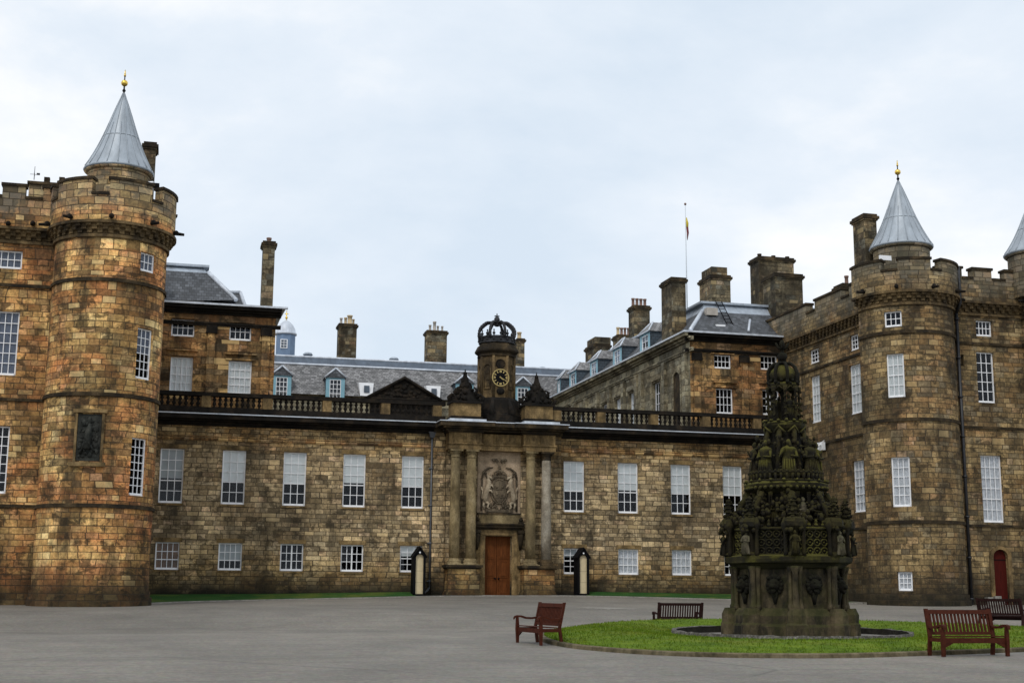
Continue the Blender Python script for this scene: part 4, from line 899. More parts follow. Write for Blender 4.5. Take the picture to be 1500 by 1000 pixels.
# block
BL = thing('tower_block', 'flat fronted orange brown sandstone block at the far left edge with battlements', 'building', (-14, -10.5, .3))
YL = -10.5; fBL = flatf((0, YL, 0), (1, 0, 0), (0, -1, 0)); hs = []
wl = [(33, 380, 367, 394, 1.5, 5, 2, {}), (26.5, 500, 456, 550, 1.45, 5, 6, {}), (12, 670, 624, 723, 1.35, 5, 7, {})]
spec = []
for (pr, pym, yt, yb, w_, c_, r_, kw) in wl:
    x1 = at(pr, pym, 'y', YL+.1).x; z1, z0 = at(10, yt, 'y', YL+.1).z, at(10, yb, 'y', YL+.1).z; hs.append((x1-w_, x1, z0, z1)); spec.append((x1-w_, x1, z0, z1, c_, r_))
    hs.append((x1-w_-4.2, x1-4.2, z0, z1)); spec.append((x1-w_-4.2, x1-4.2, z0, z1, c_, r_))
zTB = ZCL0+.12
m = MB(); wall(m, fBL, -22, -7.6, -.5, zTB, hs, .2, None, 0, 0, 1, 1.1)
m.face([(-22, YL, -.5), (-22, 8, -.5), (-22, 8, zTB), (-22, YL, zTB)], [(0, 0), (18, 0), (18, zTB), (0, zTB)]); m.face([(-5.9, -9.6, -.5), (-5.9, 8, -.5), (-5.9, 8, zTB), (-5.9, -9.6, zTB)], [(0, 0), (18, 0), (18, zTB), (0, zTB)]); m.face([(-22, 8, -.5), (-5.9, 8, -.5), (-5.9, 8, zTB), (-22, 8, zTB)])
m.build('wall', ['stone_left', 'room'], BL)
for k, s_ in enumerate(spec): win(BL, fBL, *s_, .16, **(dict(blind=1, bmat='dim_blind') if k < 4 else {}))  # upper windows: panel coloured as reflected sky, no blind hung
for z in (zlow+.08, zmid, zup+.1): m = MB(); fbox(m, fBL, -22, -9.2, z-.075, z+.05, -.02, .075); m.build('string_course', 'soot_mid', BL)
m = MB(); fbox(m, fBL, -22, -9.3, -.4, .62, -.02, .16); fbox(m, fBL, -22, -9.3, .62, .85, -.02, .08); m.build('plinth', 'stone_left', BL)
m = MB(); corb(m, fBL, -22, -9.2, zTB, ZCL1+.12, .36); m.build('corbel_table', 'corbel', BL)
zs_, zm_ = at(50, 292, 'y', YL-.36).z, at(25, 273, 'y', YL-.36).z
X_ = lambda px, py: at(px, py, 'y', YL-.36).x
crenel(BL, fBL, -22, -8.9, ZCL1+.12, zs_, zm_, [(X_(4, 275), X_(38, 275)), (X_(64, 278), -8.9), (X_(4, 275)-2.1, X_(4, 275)-1.0), (-22, -15)], .36, 'stone_left')
fS = flatf((-5.9, 0, 0), (0, 1, 0), (1, 0, 0)); crenel(BL, fS, -9, 8, ZCL1+.1, zs_, zm_, [(-6, -4.4), (-3, -1.4), (0, 1.6), (3, 4.6)], .2, 'stone_left')
m = MB(); m.box(-21.9, -6.0, YL+.1, 8, zTB-.02, zTB+.9); m.build('flat_roof', 'lead_dark', BL)
for px in (12, 48, 80): p = at(px, 328, 'y', YL-.4); m = MB(); m.tube([(p.x, YL-.3, p.z), (p.x, YL-.75, p.z-.05)], [.09, .06], 6); m.ball((p.x, YL-.42, p.z+.02), .12, 6); m.build('water_spout', 'soot', BL)
a, b = at(43, 266, 'y', -6), at(103, 266, 'y', -6)
m = MB(); m.box(a.x, b.x, -6, -4, 17, a.z-.12); k_ = m.build('cap_house', 'stone_left', BL); m = MB(); m.box(a.x-.08, b.x+.05, -6.1, -3.9, a.z-.118, a.z+.02)
for px in (69, 91): p = at(px, 262, 'y', -5.5); m.box(p.x-.13, p.x+.13, -5.6, -5.3, a.z+.02, p.z+.06)
m.build('coping', 'soot_mid', k_)
p = at(50, 262, 'y', -5.8); V = thing('weather_vane', 'thin iron weather vane standing above the battlements at the far left', 'weather vane', (p.x, -5.8, p.z))
m = MB(); m.tube([(p.x, -5.8, p.z-.05), (p.x, -5.8, p.z+.62)], [.02, .012], 5); m.build('post', 'pipe', V); m = MB(); m.tube([(p.x-.2, -5.8, p.z+.22), (p.x+.25, -5.8, p.z+.22)], .012, 5); m.box(p.x+.1, p.x+.25, -5.81, -5.79, p.z+.2, p.z+.3); m.tube([(p.x, -6, p.z+.22), (p.x, -5.6, p.z+.22)], .012, 5); m.build('arms', 'pipe', V)
# chimney behind the left spire
a, b = at(209, 215, 'y', -8.2), at(231, 215, 'y', -8.2)
o = chim(TL, a.x+.08, b.x-.08, -8.2, -7.2, 17, at(220, 208, 'y', -8.2).z, (), 'stone_chimney')
# floodlight on the battlements
p = at(228, 272, 'y', -12.2); Fl = thing('roof_floodlight', 'boxy floodlight on a bracket on the left round tower parapet', 'floodlight', (p.x, -12.2, p.z-.2))
m = MB(); m.box(p.x-.2, p.x+.16, -12.35, -12.05, p.z-.1, p.z+.08); m.build('lamp_housing', 'black', Fl); m = MB(); m.tube([(p.x-.32, -12.1, p.z+.1), (p.x-.1, -12.15, p.z+.12)], .09, 6); m.tube([(p.x-.1, -12.2, p.z-.3), (p.x-.1, -12.2, p.z)], .03, 6); m.build('bracket', 'white', Fl)

# ================================================================== right round tower and block
CRc = (31.28, -11.8); rR = 2.37; YR = -12.0
zr = [cz(1340, 764, CRc, rR), cz(1340, 613.8, CRc, rR), cz(1340, 485, CRc, rR)]
ang = lambda px, py, c, r: math.degrees(cylhit(px, py, c, r)[0]) if cylhit(px, py, c, r)[0] < 0 else math.degrees(cylhit(px, py, c, r)[0])-360
RC0, RC1, RS, RM = cz(1340, 444, CRc, rR), cz(1345, 423, CRc, rR+.36), cz(1300, 397, CRc, rR+.36), cz(1340, 379, CRc, rR+.36)
mA = lambda px, py: ang(px, py, CRc, rR+.36)
TR, fTR, _ = round_tower('round brown sandstone tower with grey cone roof, the nearer one right of the fountain', CRc, rR, zr,
    [(1296, 456, 1321, 479, 3, 2, dict()), (1300, 518, 1325, 582, 3, 4, dict(blind=1, bmat='blind', meet=2)), (1307, 669, 1334, 742, 3, 5, dict(blind=1, lace=True, meet=2)), (1316, 837, 1337, 865, 3, 3, dict(blind=1, lace=True))], 'stone_right',
    [(-190, mA(1289, 382)), (mA(1314, 378), mA(1363, 379)), (mA(1379, 380), 60)], RC0, RC1, RS, RM, .5)
cc = at(1320, 362, 'y', -11.6); spire(TR, (cc.x, -11.6), cc.z-.05, at(1312, 265, 'y', -11.6).z, 1.56, RS-.6)
m = MB(); q = at(1297, 378, 'y', -13.2)
m.box(q.x-.35, q.x+.3, q.y-.06, q.y+.02, q.z-.12, q.z+.12); m.build('hatch', 'white', TR)
a, b = at(1263, 318, 'y', -10.4), at(1286, 318, 'y', -10.4)
chim(TR, a.x+.1, b.x-.1, -10.4, -9.2, 16.8, at(1274, 313, 'y', -10.4).z, (), 'stone_chimney')
BR = thing('tower_block', 'flat fronted brown sandstone block with battlements and a small arched red door', 'building', (36, -12, .5))
fBR = flatf((0, YR, 0), (1, 0, 0), (0, -1, 0)); xs0 = 31.0
fBS = lambda u, v, d: Vector((xs0-d, u, v))
def W_(pl, yt, pr, yb, ax, val):
    ym, xm = (yt+yb)/2, (pl+pr)/2; i = 0 if ax == 'y' else 1
    return (at(pl, ym, ax, val)[i], at(pr, ym, ax, val)[i], at(xm, yb, ax, val).z, at(xm, yt, ax, val).z)
wf = [((1428, 470, 1452, 493), 4, 2, dict()), ((1430, 516, 1456, 590), 3, 5, dict()), ((1437, 667, 1468, 765), 4, 6, dict(blind=1, lace=True, meet=2))]
hs = [W_(*q[0], 'y', YR+.1) for q in wf]
dl, dr_, dzb, dzt = W_(1453, 797, 1474, 885, 'y', YR+.15); slit = W_(1408, 519, 1412, 536, 'y', YR)
zRT = RC0+.1; c2 = (40.4, -12.0)
m = MB(); wall(m, fBR, 33.2, 44, -.2, zRT, hs+[(dl, dr_, -.2, dzt-.25), slit], .2, None, 0, 0, 1, 1.1)
# fill spandrels of the arched door
cxd = (dl+dr_)/2; rd = (dr_-dl)/2
for s_ in (-1, 1):
    pts = [(cxd+s_*rd, dzt-.25)]+[(cxd+s_*rd*cos(pi/2*q/6), dzt-.25-rd*.9+rd*.9*sin(pi/2*q/6)) for q in range(7)]
    pts = pts if s_ < 0 else pts[::-1]; m.prism(pts, lambda a, b, d: (a, YR+d, b), .001, .2)
sw = [((1188, 511, 1202, 532), 3, 3, dict()), ((1247, 490, 1260, 513), 3, 3, dict()), ((1190, 550, 1204, 619), 3, 5, dict(blind=1, meet=2)), ((1247, 533, 1264, 606), 3, 5, dict(blind=1, meet=2)), ((1252, 674, 1269, 750), 3, 6, dict(blind=1, lace=True, meet=2)), ((1193, 684, 1208, 755), 3, 6, dict(blind=1, lace=True, meet=2))]
hs2 = []
for q in sw:
    y0, y1, z0, z1 = W_(*q[0], 'x', xs0+.1); hs2.append((min(y0, y1), max(y0, y1), z0, z1))
wall(m, fBS, -10, 8, -.2, zRT, hs2, .2, None, 0, 0, 1, 1.1)
m.face([(44, YR, 0), (44, 8, 0), (44, 8, zRT), (44, YR, zRT)]); m.face([(31, 8, 0), (44, 8, 0), (44, 8, zRT), (31, 8, zRT)])
m.build('wall', ['stone_right', 'room'], BR)
for q, h in zip(wf, hs): win(BR, fBR, *h, q[1], q[2], .16, **q[3])
for q, h in zip(sw, hs2): win(BR, lambda u, v, d: fBS(-u, v, d), -h[1], -h[0], h[2], h[3], q[1], q[2], .14, **q[3])
for z, zz in zip(zr, (0, 0, .0)):
    m = MB(); fbox(m, fBR, 33.4, 44, z-.075, z+.05, -.02, .075); m.build('string_course', 'soot_mid', BR); m = MB(); fbox(m, fBS, -10, 8, z-.075, z+.05, -.02, .075); m.build('string_course', 'soot_mid', BR)
m = MB(); fbox(m, fBR, 33.4, dl-.25, -.2, .8, -.02, .1); fbox(m, fBR, dr_+.25, 38.5, -.2, .8, -.02, .1); m.build('plinth', 'stone_right', BR)
m = MB(); corb(m, fBR, 33.5, 39, zRT, RC1+.1, .36); m.build('corbel_table', 'corbel', BR)
m = MB(); corb(m, fBS, -10, 1.45, zRT, RC1+.1, .3); m.build('corbel_table', 'corbel', BR)
XF = lambda px, py: at(px, py, 'y', YR-.36).x; YS = lambda px, py: at(px, py, 'x', xs0-.3).y
zs1, zm1 = at(1415, 408, 'y', YR-.36).z, at(1440, 396, 'y', YR-.36).z
crenel(BR, fBR, 33.0, 39.5, RC1+.1, zs1, zm1, [(33.0, XF(1408, 385)), (XF(1424, 395), XF(1452, 397)), (XF(1471, 398), 39.5)], .36, 'stone_right')
zs2, zm2 = at(1186, 458, 'x', 30.7).z, at(1212, 433, 'x', 30.7).z
crenel(BR, fBS, -9.6, 6, RC1+.1, zs2, zm2, [(YS(1181, 450), 6), (YS(1232, 421), YS(1193, 443)), (-9.6, YS(1243, 410))], .3, 'stone_right')
m = MB(); m.box(31.2, 43.8, YR+.1, 7.9, zRT-.02, zRT+.7); m.build('flat_roof', 'lead_dark', BR)
q = at(1246, 398, 'y', -6); chim(BR, q.x-.5, q.x+.5, -6, -5, 16.5, at(1246, 407+8, 'y', -6).z, [(.5, .5, .55, 'pot_red', .12)], 'stone_chimney')
# red arched door
m = MB(); m.box(dl, dr_, YR+.12, YR+.19, -.1, dzt-.25); dd = m.build('door', 'door_red', BR)
m = MB(); m.box(dl, dr_, YR+.1, YR+.119, dzt-.62-rd*.4, dzt-.58-rd*.4); m.build('transom', 'black', dd)
m = MB()
for s_ in (-1, 1): m.box(cxd+s_*(rd), cxd+s_*(rd+.2), YR-.08, YR+.0, .3, dzt-.25-rd*.9)
for q in range(10):
    t0, t1 = pi*q/10, pi*(q+1)/10; zc_ = dzt-.25-rd*.9; pts = [(cxd+(rd)*cos(t0), zc_+rd*.9*sin(t0)), (cxd+(rd+.2)*cos(t0), zc_+(rd+.12)*sin(t0)), (cxd+(rd+.2)*cos(t1), zc_+(rd+.12)*sin(t1)), (cxd+rd*cos(t1), zc_+rd*.9*sin(t1))]
    m.prism(pts, lambda a, b, d: (a, YR+d, b), -.08, .0)
m.build('door_surround', 'pier', BR)
pp = at(1410, 650, 'y', YR-.1); px_ = at(1411, 650, 'y', YR-.16).x; pipe(BR, px_, YR-.16, .45, RC1-.5, .085, 'pipe', False); m = MB(); m.tube([(px_, YR-.16, RC1-.55), (px_, YR-.55, RC1-.1), (px_, YR-.55, zm1+.05)], .085, 8); m.build('drainpipe', 'pipe', BR)
m = MB(); m.box(34.85, 35.15, YR-.3, YR, .3, .95); m.box(35.2, 35.75, YR-.35, YR, .3, .75); m.box(35.3, 35.65, YR-.25, YR-.05, .75, 1.0); tag(m.build('stone_block', 'kerb_pale'), 'low pale stone block against the wall left of the small red door', 'block')
T2, fT2, _ = round_tower('round sandstone tower with grey cone roof cut by the right edge of the picture', c2, 2.5, [z+.02 for z in zr], [], 'stone_right', [(-190, -140), (-125, -85), (-70, -30), (-15, 30)], RC0+.05, RC1+.05, RS+.05, RM+.05, .5)
cc = at(1517, 372, 'y', -12.4); spire(T2, (cc.x, -12.4), cc.z-.02, at(1504, 288, 'y', -12.4).z, 1.56, RS-.6)
# security camera on the side wall
p = at(1205, 650, 'x', 30.9); S_ = thing('security_camera', 'white camera box on a slanting arm fixed to the wall behind the fountain', 'camera', (p.x, p.y, p.z))
m = MB(); m.tube([p+Vector((.1, 0, .18)), p+Vector((-.75, -.5, -.38))], .05, 6); m.build('arm', 'white', S_); m = MB(); q = p+Vector((-.1, -.05, -.12)); m.box(q.x-.12, q.x+.08, q.y-.3, q.y+.3, q.z-.25, q.z+.2); m.build('housing', 'white', S_)

# ================================================================== court blocks behind the balustrade
def pilaster(mb, f, u, z0, z1, w=.34, d=.12):
    fbox(mb, f, u-w/2, u+w/2, z0, z1, 0, d); fbox(mb, f, u-w/2-.05, u+w/2+.05, z0, z0+.25, 0, d+.05)
def eaves(parent, f, u0, u1, z, n=1, nm='cornice', mat='soot', ext=0):
    m = MB()
    for a, b, p in ((-1.05, -.95, .08), (-.95, -.85, .12), (-.42, -.3, .12), (-.3, -.18, .26), (-.17, .0, .5)): fbox(m, f, u0-p*ext, u1+p*ext, z+a, z+b, -.05, p)
    m.build(nm, mat, parent)
ze = 16.12
CB = thing('court_block', 'brown sandstone block with slate mansard roof rising behind the balustrade on the left', 'building', (-2.5, 1.5, 9.9))
fC = flatf((0, 1.5, 0), (1, 0, 0), (0, -1, 0)); hs = []; sp = []
for q, c_, r_, kw in (((251, 468, 285, 493), 4, 2, {}), ((336, 474, 368, 499), 4, 2, {}), ((249, 523, 282, 575), 4, 4, dict(blind=1, meet=2)), ((334, 529, 368, 578), 4, 4, dict(blind=1, meet=2))):
    h = W_(*q, 'y', 1.6); hs.append(h); sp.append((h, c_, r_, kw))
m = MB(); wall(m, fC, -9, .78, 8, ze-.1, hs, .2, None, 0, 0, 1, 1); m.face([(.78, 1.5, 8), (.78, 31, 8), (.78, 31, ze-.1), (.78, 1.5, ze-.1)], [(0, 8), (30, 8), (30, 16), (0, 16)]); m.build('wall', ['stone_block', 'room'], CB)
for h, c_, r_, kw in sp: win(CB, fC, *h, c_, r_, .16, **kw)
eaves(CB, fC, -9, 1.05, ze-.05)
for u in (-5.6, -2.62, .28): m = MB(); pilaster(m, fC, u, 10, 14.85, .42, .14); o = m.build('pilaster', 'stone_block', CB); m = MB(); fbox(m, fC, u-.3, u+.3, 14.6, 15.05, 0, .22); m.build('capital', 'soot', o)
for k, (h, *_) in enumerate(sp):
    m = MB(); fbox(m, fC, h[0]-.18, h[1]+.18, h[3]+.03, h[3]+.16, 0, .08); m.build('window_architrave', 'stone_block', CB)
    m = MB(); fbox(m, fC, h[0]-.22, h[1]+.22, h[3]+.32, h[3]+.42, 0, .2) if k > 1 else fbox(m, fC, h[0]-.1, h[1]+.1, h[2]-.65, h[2]-.12, 0, .05); m.build('window_hood' if k > 1 else 'apron_panel', 'stone_block', CB)
m = MB(); m.box(-9, 1.36, .88, 1.1, ze-.04, ze+.06); m.mesh([(-9, .95, ze+.06), (1.3, .95, ze+.06), (1.3, 6, ze+.3), (-9, 6, ze+.3), (1.3, 31, ze+.3), (.2, 31, ze+.3), (.2, 6, ze+.3)], [(0, 1, 2, 3), (2, 4, 5, 6)]); m.build('gutter', 'lead_white', CB)
def R3(px, py, Y): p = at(px, py, 'y', Y); return Vector((p.x, Y, p.z))
m = MB(); A_, B_ = R3(346, 440, 1.9), R3(305, 400, 4); m.mesh([(-9, 1.7, ze+.02), A_, B_, (-9, 4, B_.z), (B_.x, 30, B_.z), (A_.x, 30, ze)], [(0, 1, 2, 3), (1, 5, 4, 2)]); ro = m.build('roof', 'slate_dark', CB)
m = MB(); C_ = R3(305, 389, 4.2); m.hexa([(-9, 4, B_.z-.02), (B_.x, 4, B_.z-.02), (B_.x, 30, B_.z-.02), (-9, 30, B_.z-.02), (-9, 4.5, C_.z-.1), (B_.x-.3, 4.5, C_.z-.1), (B_.x-.3, 30, C_.z-.1), (-9, 30, C_.z-.1)]); m.box(-9, B_.x+.05, 4.2, 30, C_.z-.1, C_.z+.03); m.build('lead_deck', 'lead', ro)
m = MB(); m.tube([A_+Vector((0, 0, .03)), B_+Vector((0, 0, .03))], .12, 6); m.build('hip_flashing', 'lead_white', ro)
m = MB(); P1_, P2_, P3_ = R3(320, 428, 7), R3(352, 428, 7), R3(368, 441, 5.6); m.hexa([(-3, 5.6, ze), (P3_.x, 5.6, ze), (P3_.x, 20, ze), (-3, 20, ze), (-3, 7, P1_.z), (P2_.x, 7, P2_.z), (P2_.x, 20, P2_.z), (-3, 20, P1_.z)]); o = m.build('roof', 'slate_dark', CB); m = MB(); m.tube([(P3_.x, 5.6, ze+.1), P2_], .1, 6); m.tube([P1_+Vector((-.6, 0, 0)), P2_], .1, 6); m.build('hip_flashing', 'lead_white', o)
a, b = at(386, 360, 'y', 3), at(403, 360, 'y', 3); chim(CB, a.x, b.x, 3, 3.9, ze, at(395, 353, 'y', 3).z, [(.5, .5, .3, 'pot_red', .14)], 'stone_chimney', label='tall thin stone chimney')

# right court block with long courtyard side
CW = thing('court_wing', 'long grey stone courtyard wing with blue dormers and tall chimneys behind the right balustrade', 'building', (27, 1.5, 9.9))
hs = []; sp = []
for q, c_, r_, kw in (((1045, 520, 1070, 540), 4, 2, {}), ((1113, 521, 1138, 542), 4, 2, {}), ((1048, 569, 1073, 606), 4, 3, {}), ((1116, 571, 1141, 608), 4, 3, {})):
    h = W_(*q, 'y', 1.6); hs.append(h); sp.append((h, c_, r_, kw))
xw = 24.95; fW = lambda u, v, d: Vector((xw-d, -u, v))   # u = -y
hw, sw_ = [], []
for y0, y1 in ((6.5, 7.9), (11.1, 12.5), (14.1, 15.4), (17.0, 18.3), (19.9, 21.1), (22.7, 23.9), (25.5, 26.7), (28.3, 29.4)): hw.append((-y1, -y0, 11.3, 14.05))
m = MB(); wall(m, fC, xw, 31, 8, ze-.1, hs, .2, None, 1, 1, 2, 1); wall(m, fW, -31, -1.5, .5, ze-.1, hw, .25, None, 0, 0, 2, 1); m.build('wall', ['stone_court', 'stone_block', 'room'], CW)
for h, c_, r_, kw in sp: win(CW, fC, *h, c_, r_, .16, **kw)
for i, h in enumerate(hw): win(CW, fW, *h, 3, 4, .2, **(dict(blind=1, meet=2) if i in (1, 2, 4) else {}))
eaves(CW, fC, xw-.3, 31, ze-.05); eaves(CW, fW, -31, -1.0, ze-.05, 1, 'cornice', 'stone_court')
for y in (2.1, 5.55, 9.75, 10.65, 13.35, 16.26, 19.04, 21.82, 24.6, 27.4, 30.3): m = MB(); pilaster(m, fW, -y, 9.9, 15.0, .5, .22); m.build('pilaster', 'stone_court', CW)
for u in (25.35, 28.35, 30.9): m = MB(); pilaster(m, fC, u, 10, 14.75, .42, .14); o = m.build('pilaster', 'stone_block', CW); m = MB(); fbox(m, fC, u-.3, u+.3, 14.5, 14.95, 0, .22); m.build('capital', 'soot', o)
for h in hw: m = MB(); fbox(m, fW, h[0]-.22, h[1]+.22, h[3]+.1, h[3]+.28, 0, .1); fbox(m, fW, h[0]-.2, h[0]-.02, h[2], h[3]+.1, 0, .05); fbox(m, fW, h[1]+.02, h[1]+.2, h[2], h[3]+.1, 0, .05); m.build('window_architrave', 'stone_court', CW)
m = MB()
for q in range(9): t0, t1 = pi*q/9, pi*(q+1)/9; m.prism([(-3.6+.62*cos(t0), 13.5+.62*sin(t0)), (-3.6+.8*cos(t0), 13.5+.8*sin(t0)), (-3.6+.8*cos(t1), 13.5+.8*sin(t1)), (-3.6+.62*cos(t1), 13.5+.62*sin(t1))], lambda a, b, d: fW(a, b, d), 0, .09)
for s_ in (-1, 1): fbox(m, fW, -3.6+s_*.71-.09, -3.6+s_*.71+.09, 10, 13.5, 0, .09)
m.build('niche_arch', 'stone_court', CW); m = MB(); m.prism([(-4.22, 10.5), (-2.98, 10.5)]+[(-3.6+.62*cos(pi*q/8), 13.5+.62*sin(pi*q/8)) for q in range(9)], lambda a, b, d: fW(a, b, d), 0, .004); m.build('niche', 'soot_mid', CW)
for k, (h, *_) in enumerate(sp):
    m = MB(); fbox(m, fC, h[0]-.18, h[1]+.18, h[3]+.03, h[3]+.16, 0, .08); m.build('window_architrave', 'stone_block', CW)
    if k > 1: m = MB(); fbox(m, fC, h[0]-.22, h[1]+.22, h[3]+.32, h[3]+.42, 0, .2); m.build('window_hood', 'stone_block', CW)
m = MB(); m.box(xw-.6, 31, .88, 1.1, ze-.04, ze+.06); m.box(xw-.6, xw-.38, 1.1, 31, ze-.04, ze+.06); m.mesh([(xw-.55, .95, ze+.06), (31, .95, ze+.06), (31, 2.6, ze+.42), (xw+.4, 2.6, ze+.42), (xw-.55, 31, ze+.06), (xw+.4, 31, ze+.42)], [(0, 1, 2, 3), (0, 3, 5, 4)]); m.build('gutter', 'lead_white', CW)
A_ = Vector((xw+.1, 1.6, ze+.2)); B_ = R3(1029, 456, 4); 
m = MB(); m.mesh([A_, (36, 1.6, ze+.2), (36, 4, B_.z), B_, (A_.x, 31, ze+.2), (B_.x, 33, B_.z)], [(0, 1, 2, 3), (0, 3, 5, 4)]); ro = m.build('roof', 'slate_dark', CW)
C_ = R3(1029, 441, 4.2)
m = MB(); m.hexa([(B_.x, 4, B_.z-.02), (36, 4, B_.z-.02), (36, 34, B_.z-.02), (B_.x, 34, B_.z-.02), (B_.x+.3, 4.5, C_.z-.1), (36, 4.5, C_.z-.1), (36, 34, C_.z-.1), (B_.x+.3, 34, C_.z-.1)]); m.box(B_.x+.0, 36, 4.25, 34, C_.z-.1, C_.z+.03); m.ball((32.5, 6, C_.z), .5, 10, 0, (1, 1, .6)); m.build('lead_deck', 'lead', ro)
m = MB(); m.tube([A_+Vector((0, 0, .03)), B_+Vector((0, 0, .03))], .13, 6); m.build('hip_flashing', 'lead_white', ro); m = MB(); m.tube([(28.9, 1.9, ze+.42), (29.6, 3.2, ze+1.4)], .08, 6); m.build('roof_flashing', 'lead_white', ro)
q = R3(1041, 458, 3.6); m = MB(); m.box(q.x-.35, q.x+.35, 3.3, 3.8, q.z-.2, q.z+.25); m.build('skylight', 'pot_pale', ro); q = R3(1053, 478, 2.6); m = MB(); m.box(q.x-.3, q.x+.3, 2.3, 2.8, q.z-.12, q.z+.06); m.build('skylight', 'white', ro)
q = R3(1047, 441, 4.4); m = MB(); m.tube([(q.x, 2.4, ze+.7), (q.x, 4.3, q.z)], .03, 5); m.tube([(q.x+.4, 2.4, ze+.7), (q.x+.4, 4.3, q.z)], .03, 5)
for k in range(8): t = k/8+.06; m.tube([(q.x, 2.4+1.9*t, ze+.7+(q.z-ze-.7)*t), (q.x+.4, 2.4+1.9*t, ze+.7+(q.z-ze-.7)*t)], .02, 5)
m.build('roof_ladder', 'black', ro)
def dormer(parent, f, u0, u1, v0, v1, vr, depth, front='teal', cheek='slate_blue', pediment=False, cols=2, rows=3, bl=1):
    """dormer whose front plane is f(u,v,0)"""
    m = MB(); wu0, wu1 = u0+(u1-u0)*.2, u1-(u1-u0)*.2; wv0, wv1 = v0+.12, v1-.14
    wall(m, f, u0, u1, v0, v1, [(wu0, wu1, wv0, wv1)], .06, None, 0, 0, 1, .35)
    o = m.build('dormer', [front, 'room'], parent); o2 = MB(); fbox(o2, f, u0, u1, v0+.004, v1, -depth, -.36); 
    for a, b in ((u0, u0+.04), (u1-.04, u1)): fbox(o2, f, a, b, v0+.004, v1, -.36, -.004)
    o2.build('cheek', cheek, o)
    m = MB(); e = .12; um = (u0+u1)/2
    if pediment:
        P = [f(u0-e, v1, .1), f(u1+e, v1, .1), f(um, vr, .1), f(u0-e, v1, -depth), f(u1+e, v1, -depth), f(um, vr, -depth)]
        m.mesh(P, [(0, 2, 5, 3), (1, 4, 5, 2), (0, 1, 2), (0, 3, 4, 1)], 0); o3 = m.build('dormer_roof', 'slate_dark', o)
        m = MB(); m.tube([P[0], P[2]], .085, 4); m.tube([P[1], P[2]], .085, 4); m.build('verge', 'lead_white', o)
    else:
        P = [f(u0-e, v1, .12), f(u1+e, v1, .12), f(u1+e, v1, -depth), f(u0-e, v1, -depth), f(um-.2, vr, -.5), f(um+.2, vr, -.5), f(um+.2, vr, -depth-.6), f(um-.2, vr, -depth-.6)]
        m.mesh(P, [(0, 1, 5, 4), (1, 2, 6, 5), (3, 0, 4, 7), (4, 5, 6, 7)], 0); m.build('dormer_roof', 'slate', o)
        m = MB()
        for a, b in ((0, 4), (1, 5)): m.tube([P[a], P[b]], .07, 4)
        m.tube([P[4], P[7]], .09, 4); m.tube([P[0], P[1]], .05, 4); m.build('verge', 'lead_white', o)
    return o, (wu0, wu1, wv0, wv1)
def dwin(o, f, h, cols, rows, t=.03):
    m = MB(); u0, u1, v0, v1 = h; fbox(m, f, u0, u0+.05, v0, v1, -.06, -.01); fbox(m, f, u1-.05, u1, v0, v1, -.06, -.01); fbox(m, f, u0+.05, u1-.05, v1-.05, v1, -.06, -.01); fbox(m, f, u0+.05, u1-.05, v0, v0+.06, -.06, .0)
    for i in range(1, cols): u = u0+(u1-u0)*i/cols; fbox(m, f, u-t/2, u+t/2, v0+.06, v1-.05, -.05, -.02)
    for j in range(1, rows): v = v0+(v1-v0)*j/rows; fbox(m, f, u0+.05, u1-.05, v-t/2, v+t/2, -.052, -.018)
    fbox(m, f, u0+.04, u1-.04, v0+.05, v1-.04, -.066, -.0605, 1, 1)
    return m.build('window', ['white', 'glass'], o)
fD = lambda u, v, d: Vector((25.35-d, -u, v))
for y0, y1 in ((9.4, 11.35), (15.1, 17.0), (20.5, 22.35), (25.85, 27.7), (30.2, 31.0)):
    o, h = dormer(CW, fD, -y1, -y0, 16.25, 17.75, 18.5, 1.9); dwin(o, fD, h, 2, 3)
for args in ((25.05, 25.98, 4.6, 6.4, 15.9, 20.25, ()), (29.1, 30.45, 8, 10.0, 18, at(1050, 402, 'y', 8).z, ()), (32.5, 35.0, 8, 9.4, 16.5, at(1130, 376, 'y', 8).z, ((.1, .3, .25, 'soot_mid', .14), (.5, .3, .2, 'soot_mid', .14), (.9, .3, .2, 'soot_mid', .14))),
             (31.35, 33.2, 3.2, 5, 15.5, at(1150, 400, 'y', 3.2).z, ()), (27.3, 28.5, 18, 19.2, 18.3, at(939, 447, 'y', 18).z, tuple((.12+.25*k, .5, .62, 'pot_red', .13) for k in range(4))),
             (28.1, 29.2, 24, 25.2, 18.3, at(914, 490, 'y', 24).z, ((.12, .3, .62, 'pot_buff', .14), (.38, .3, .6, 'pot_red', .13), (.63, .3, .62, 'pot_red', .12), (.88, .3, .62, 'pot_red', .12))), (27.5, 28.8, 28, 30.4, 18.3, at(882, 503, 'y', 28).z, ())):
    o = chim(CW, *args)
# rows of square pots on two stacks
for (x0, x1, y0, y1, z) in ((29.2, 29.4, 8.1, 9.9, at(1050, 402, 'y', 8).z), (27.6, 28.0, 28.1, 30.3, at(882, 503, 'y', 28).z)):
    m = MB()
    for k in range(4): q = y0+(y1-y0)*k/4; m.box(x0, x1+.9, q+.03, q+(y1-y0)/4-.05, z-.01, z+.55)
    m.build('flue_row', 'stone_chimney', CW)
FP = thing('flagpole', 'thin white flagpole with a limp yellow and red flag above the right wing', 'flagpole', (29.0, 12, 18.7))
m = MB(); m.tube([(29.0, 12, 18.7), (28.98, 12, at(1004, 300, 'y', 12).z)], [.05, .028], 8); m.build('pole', 'pole', FP); m = MB(); m.ball((28.98, 12, at(1004, 299, 'y', 12).z), .09, 8); m.build('ball', 'pot_red', FP)
za, zb2 = at(1004, 319, 'y', 12).z, at(1004, 352, 'y', 12).z; m = MB(); zm3 = (za+zb2)/2+.1
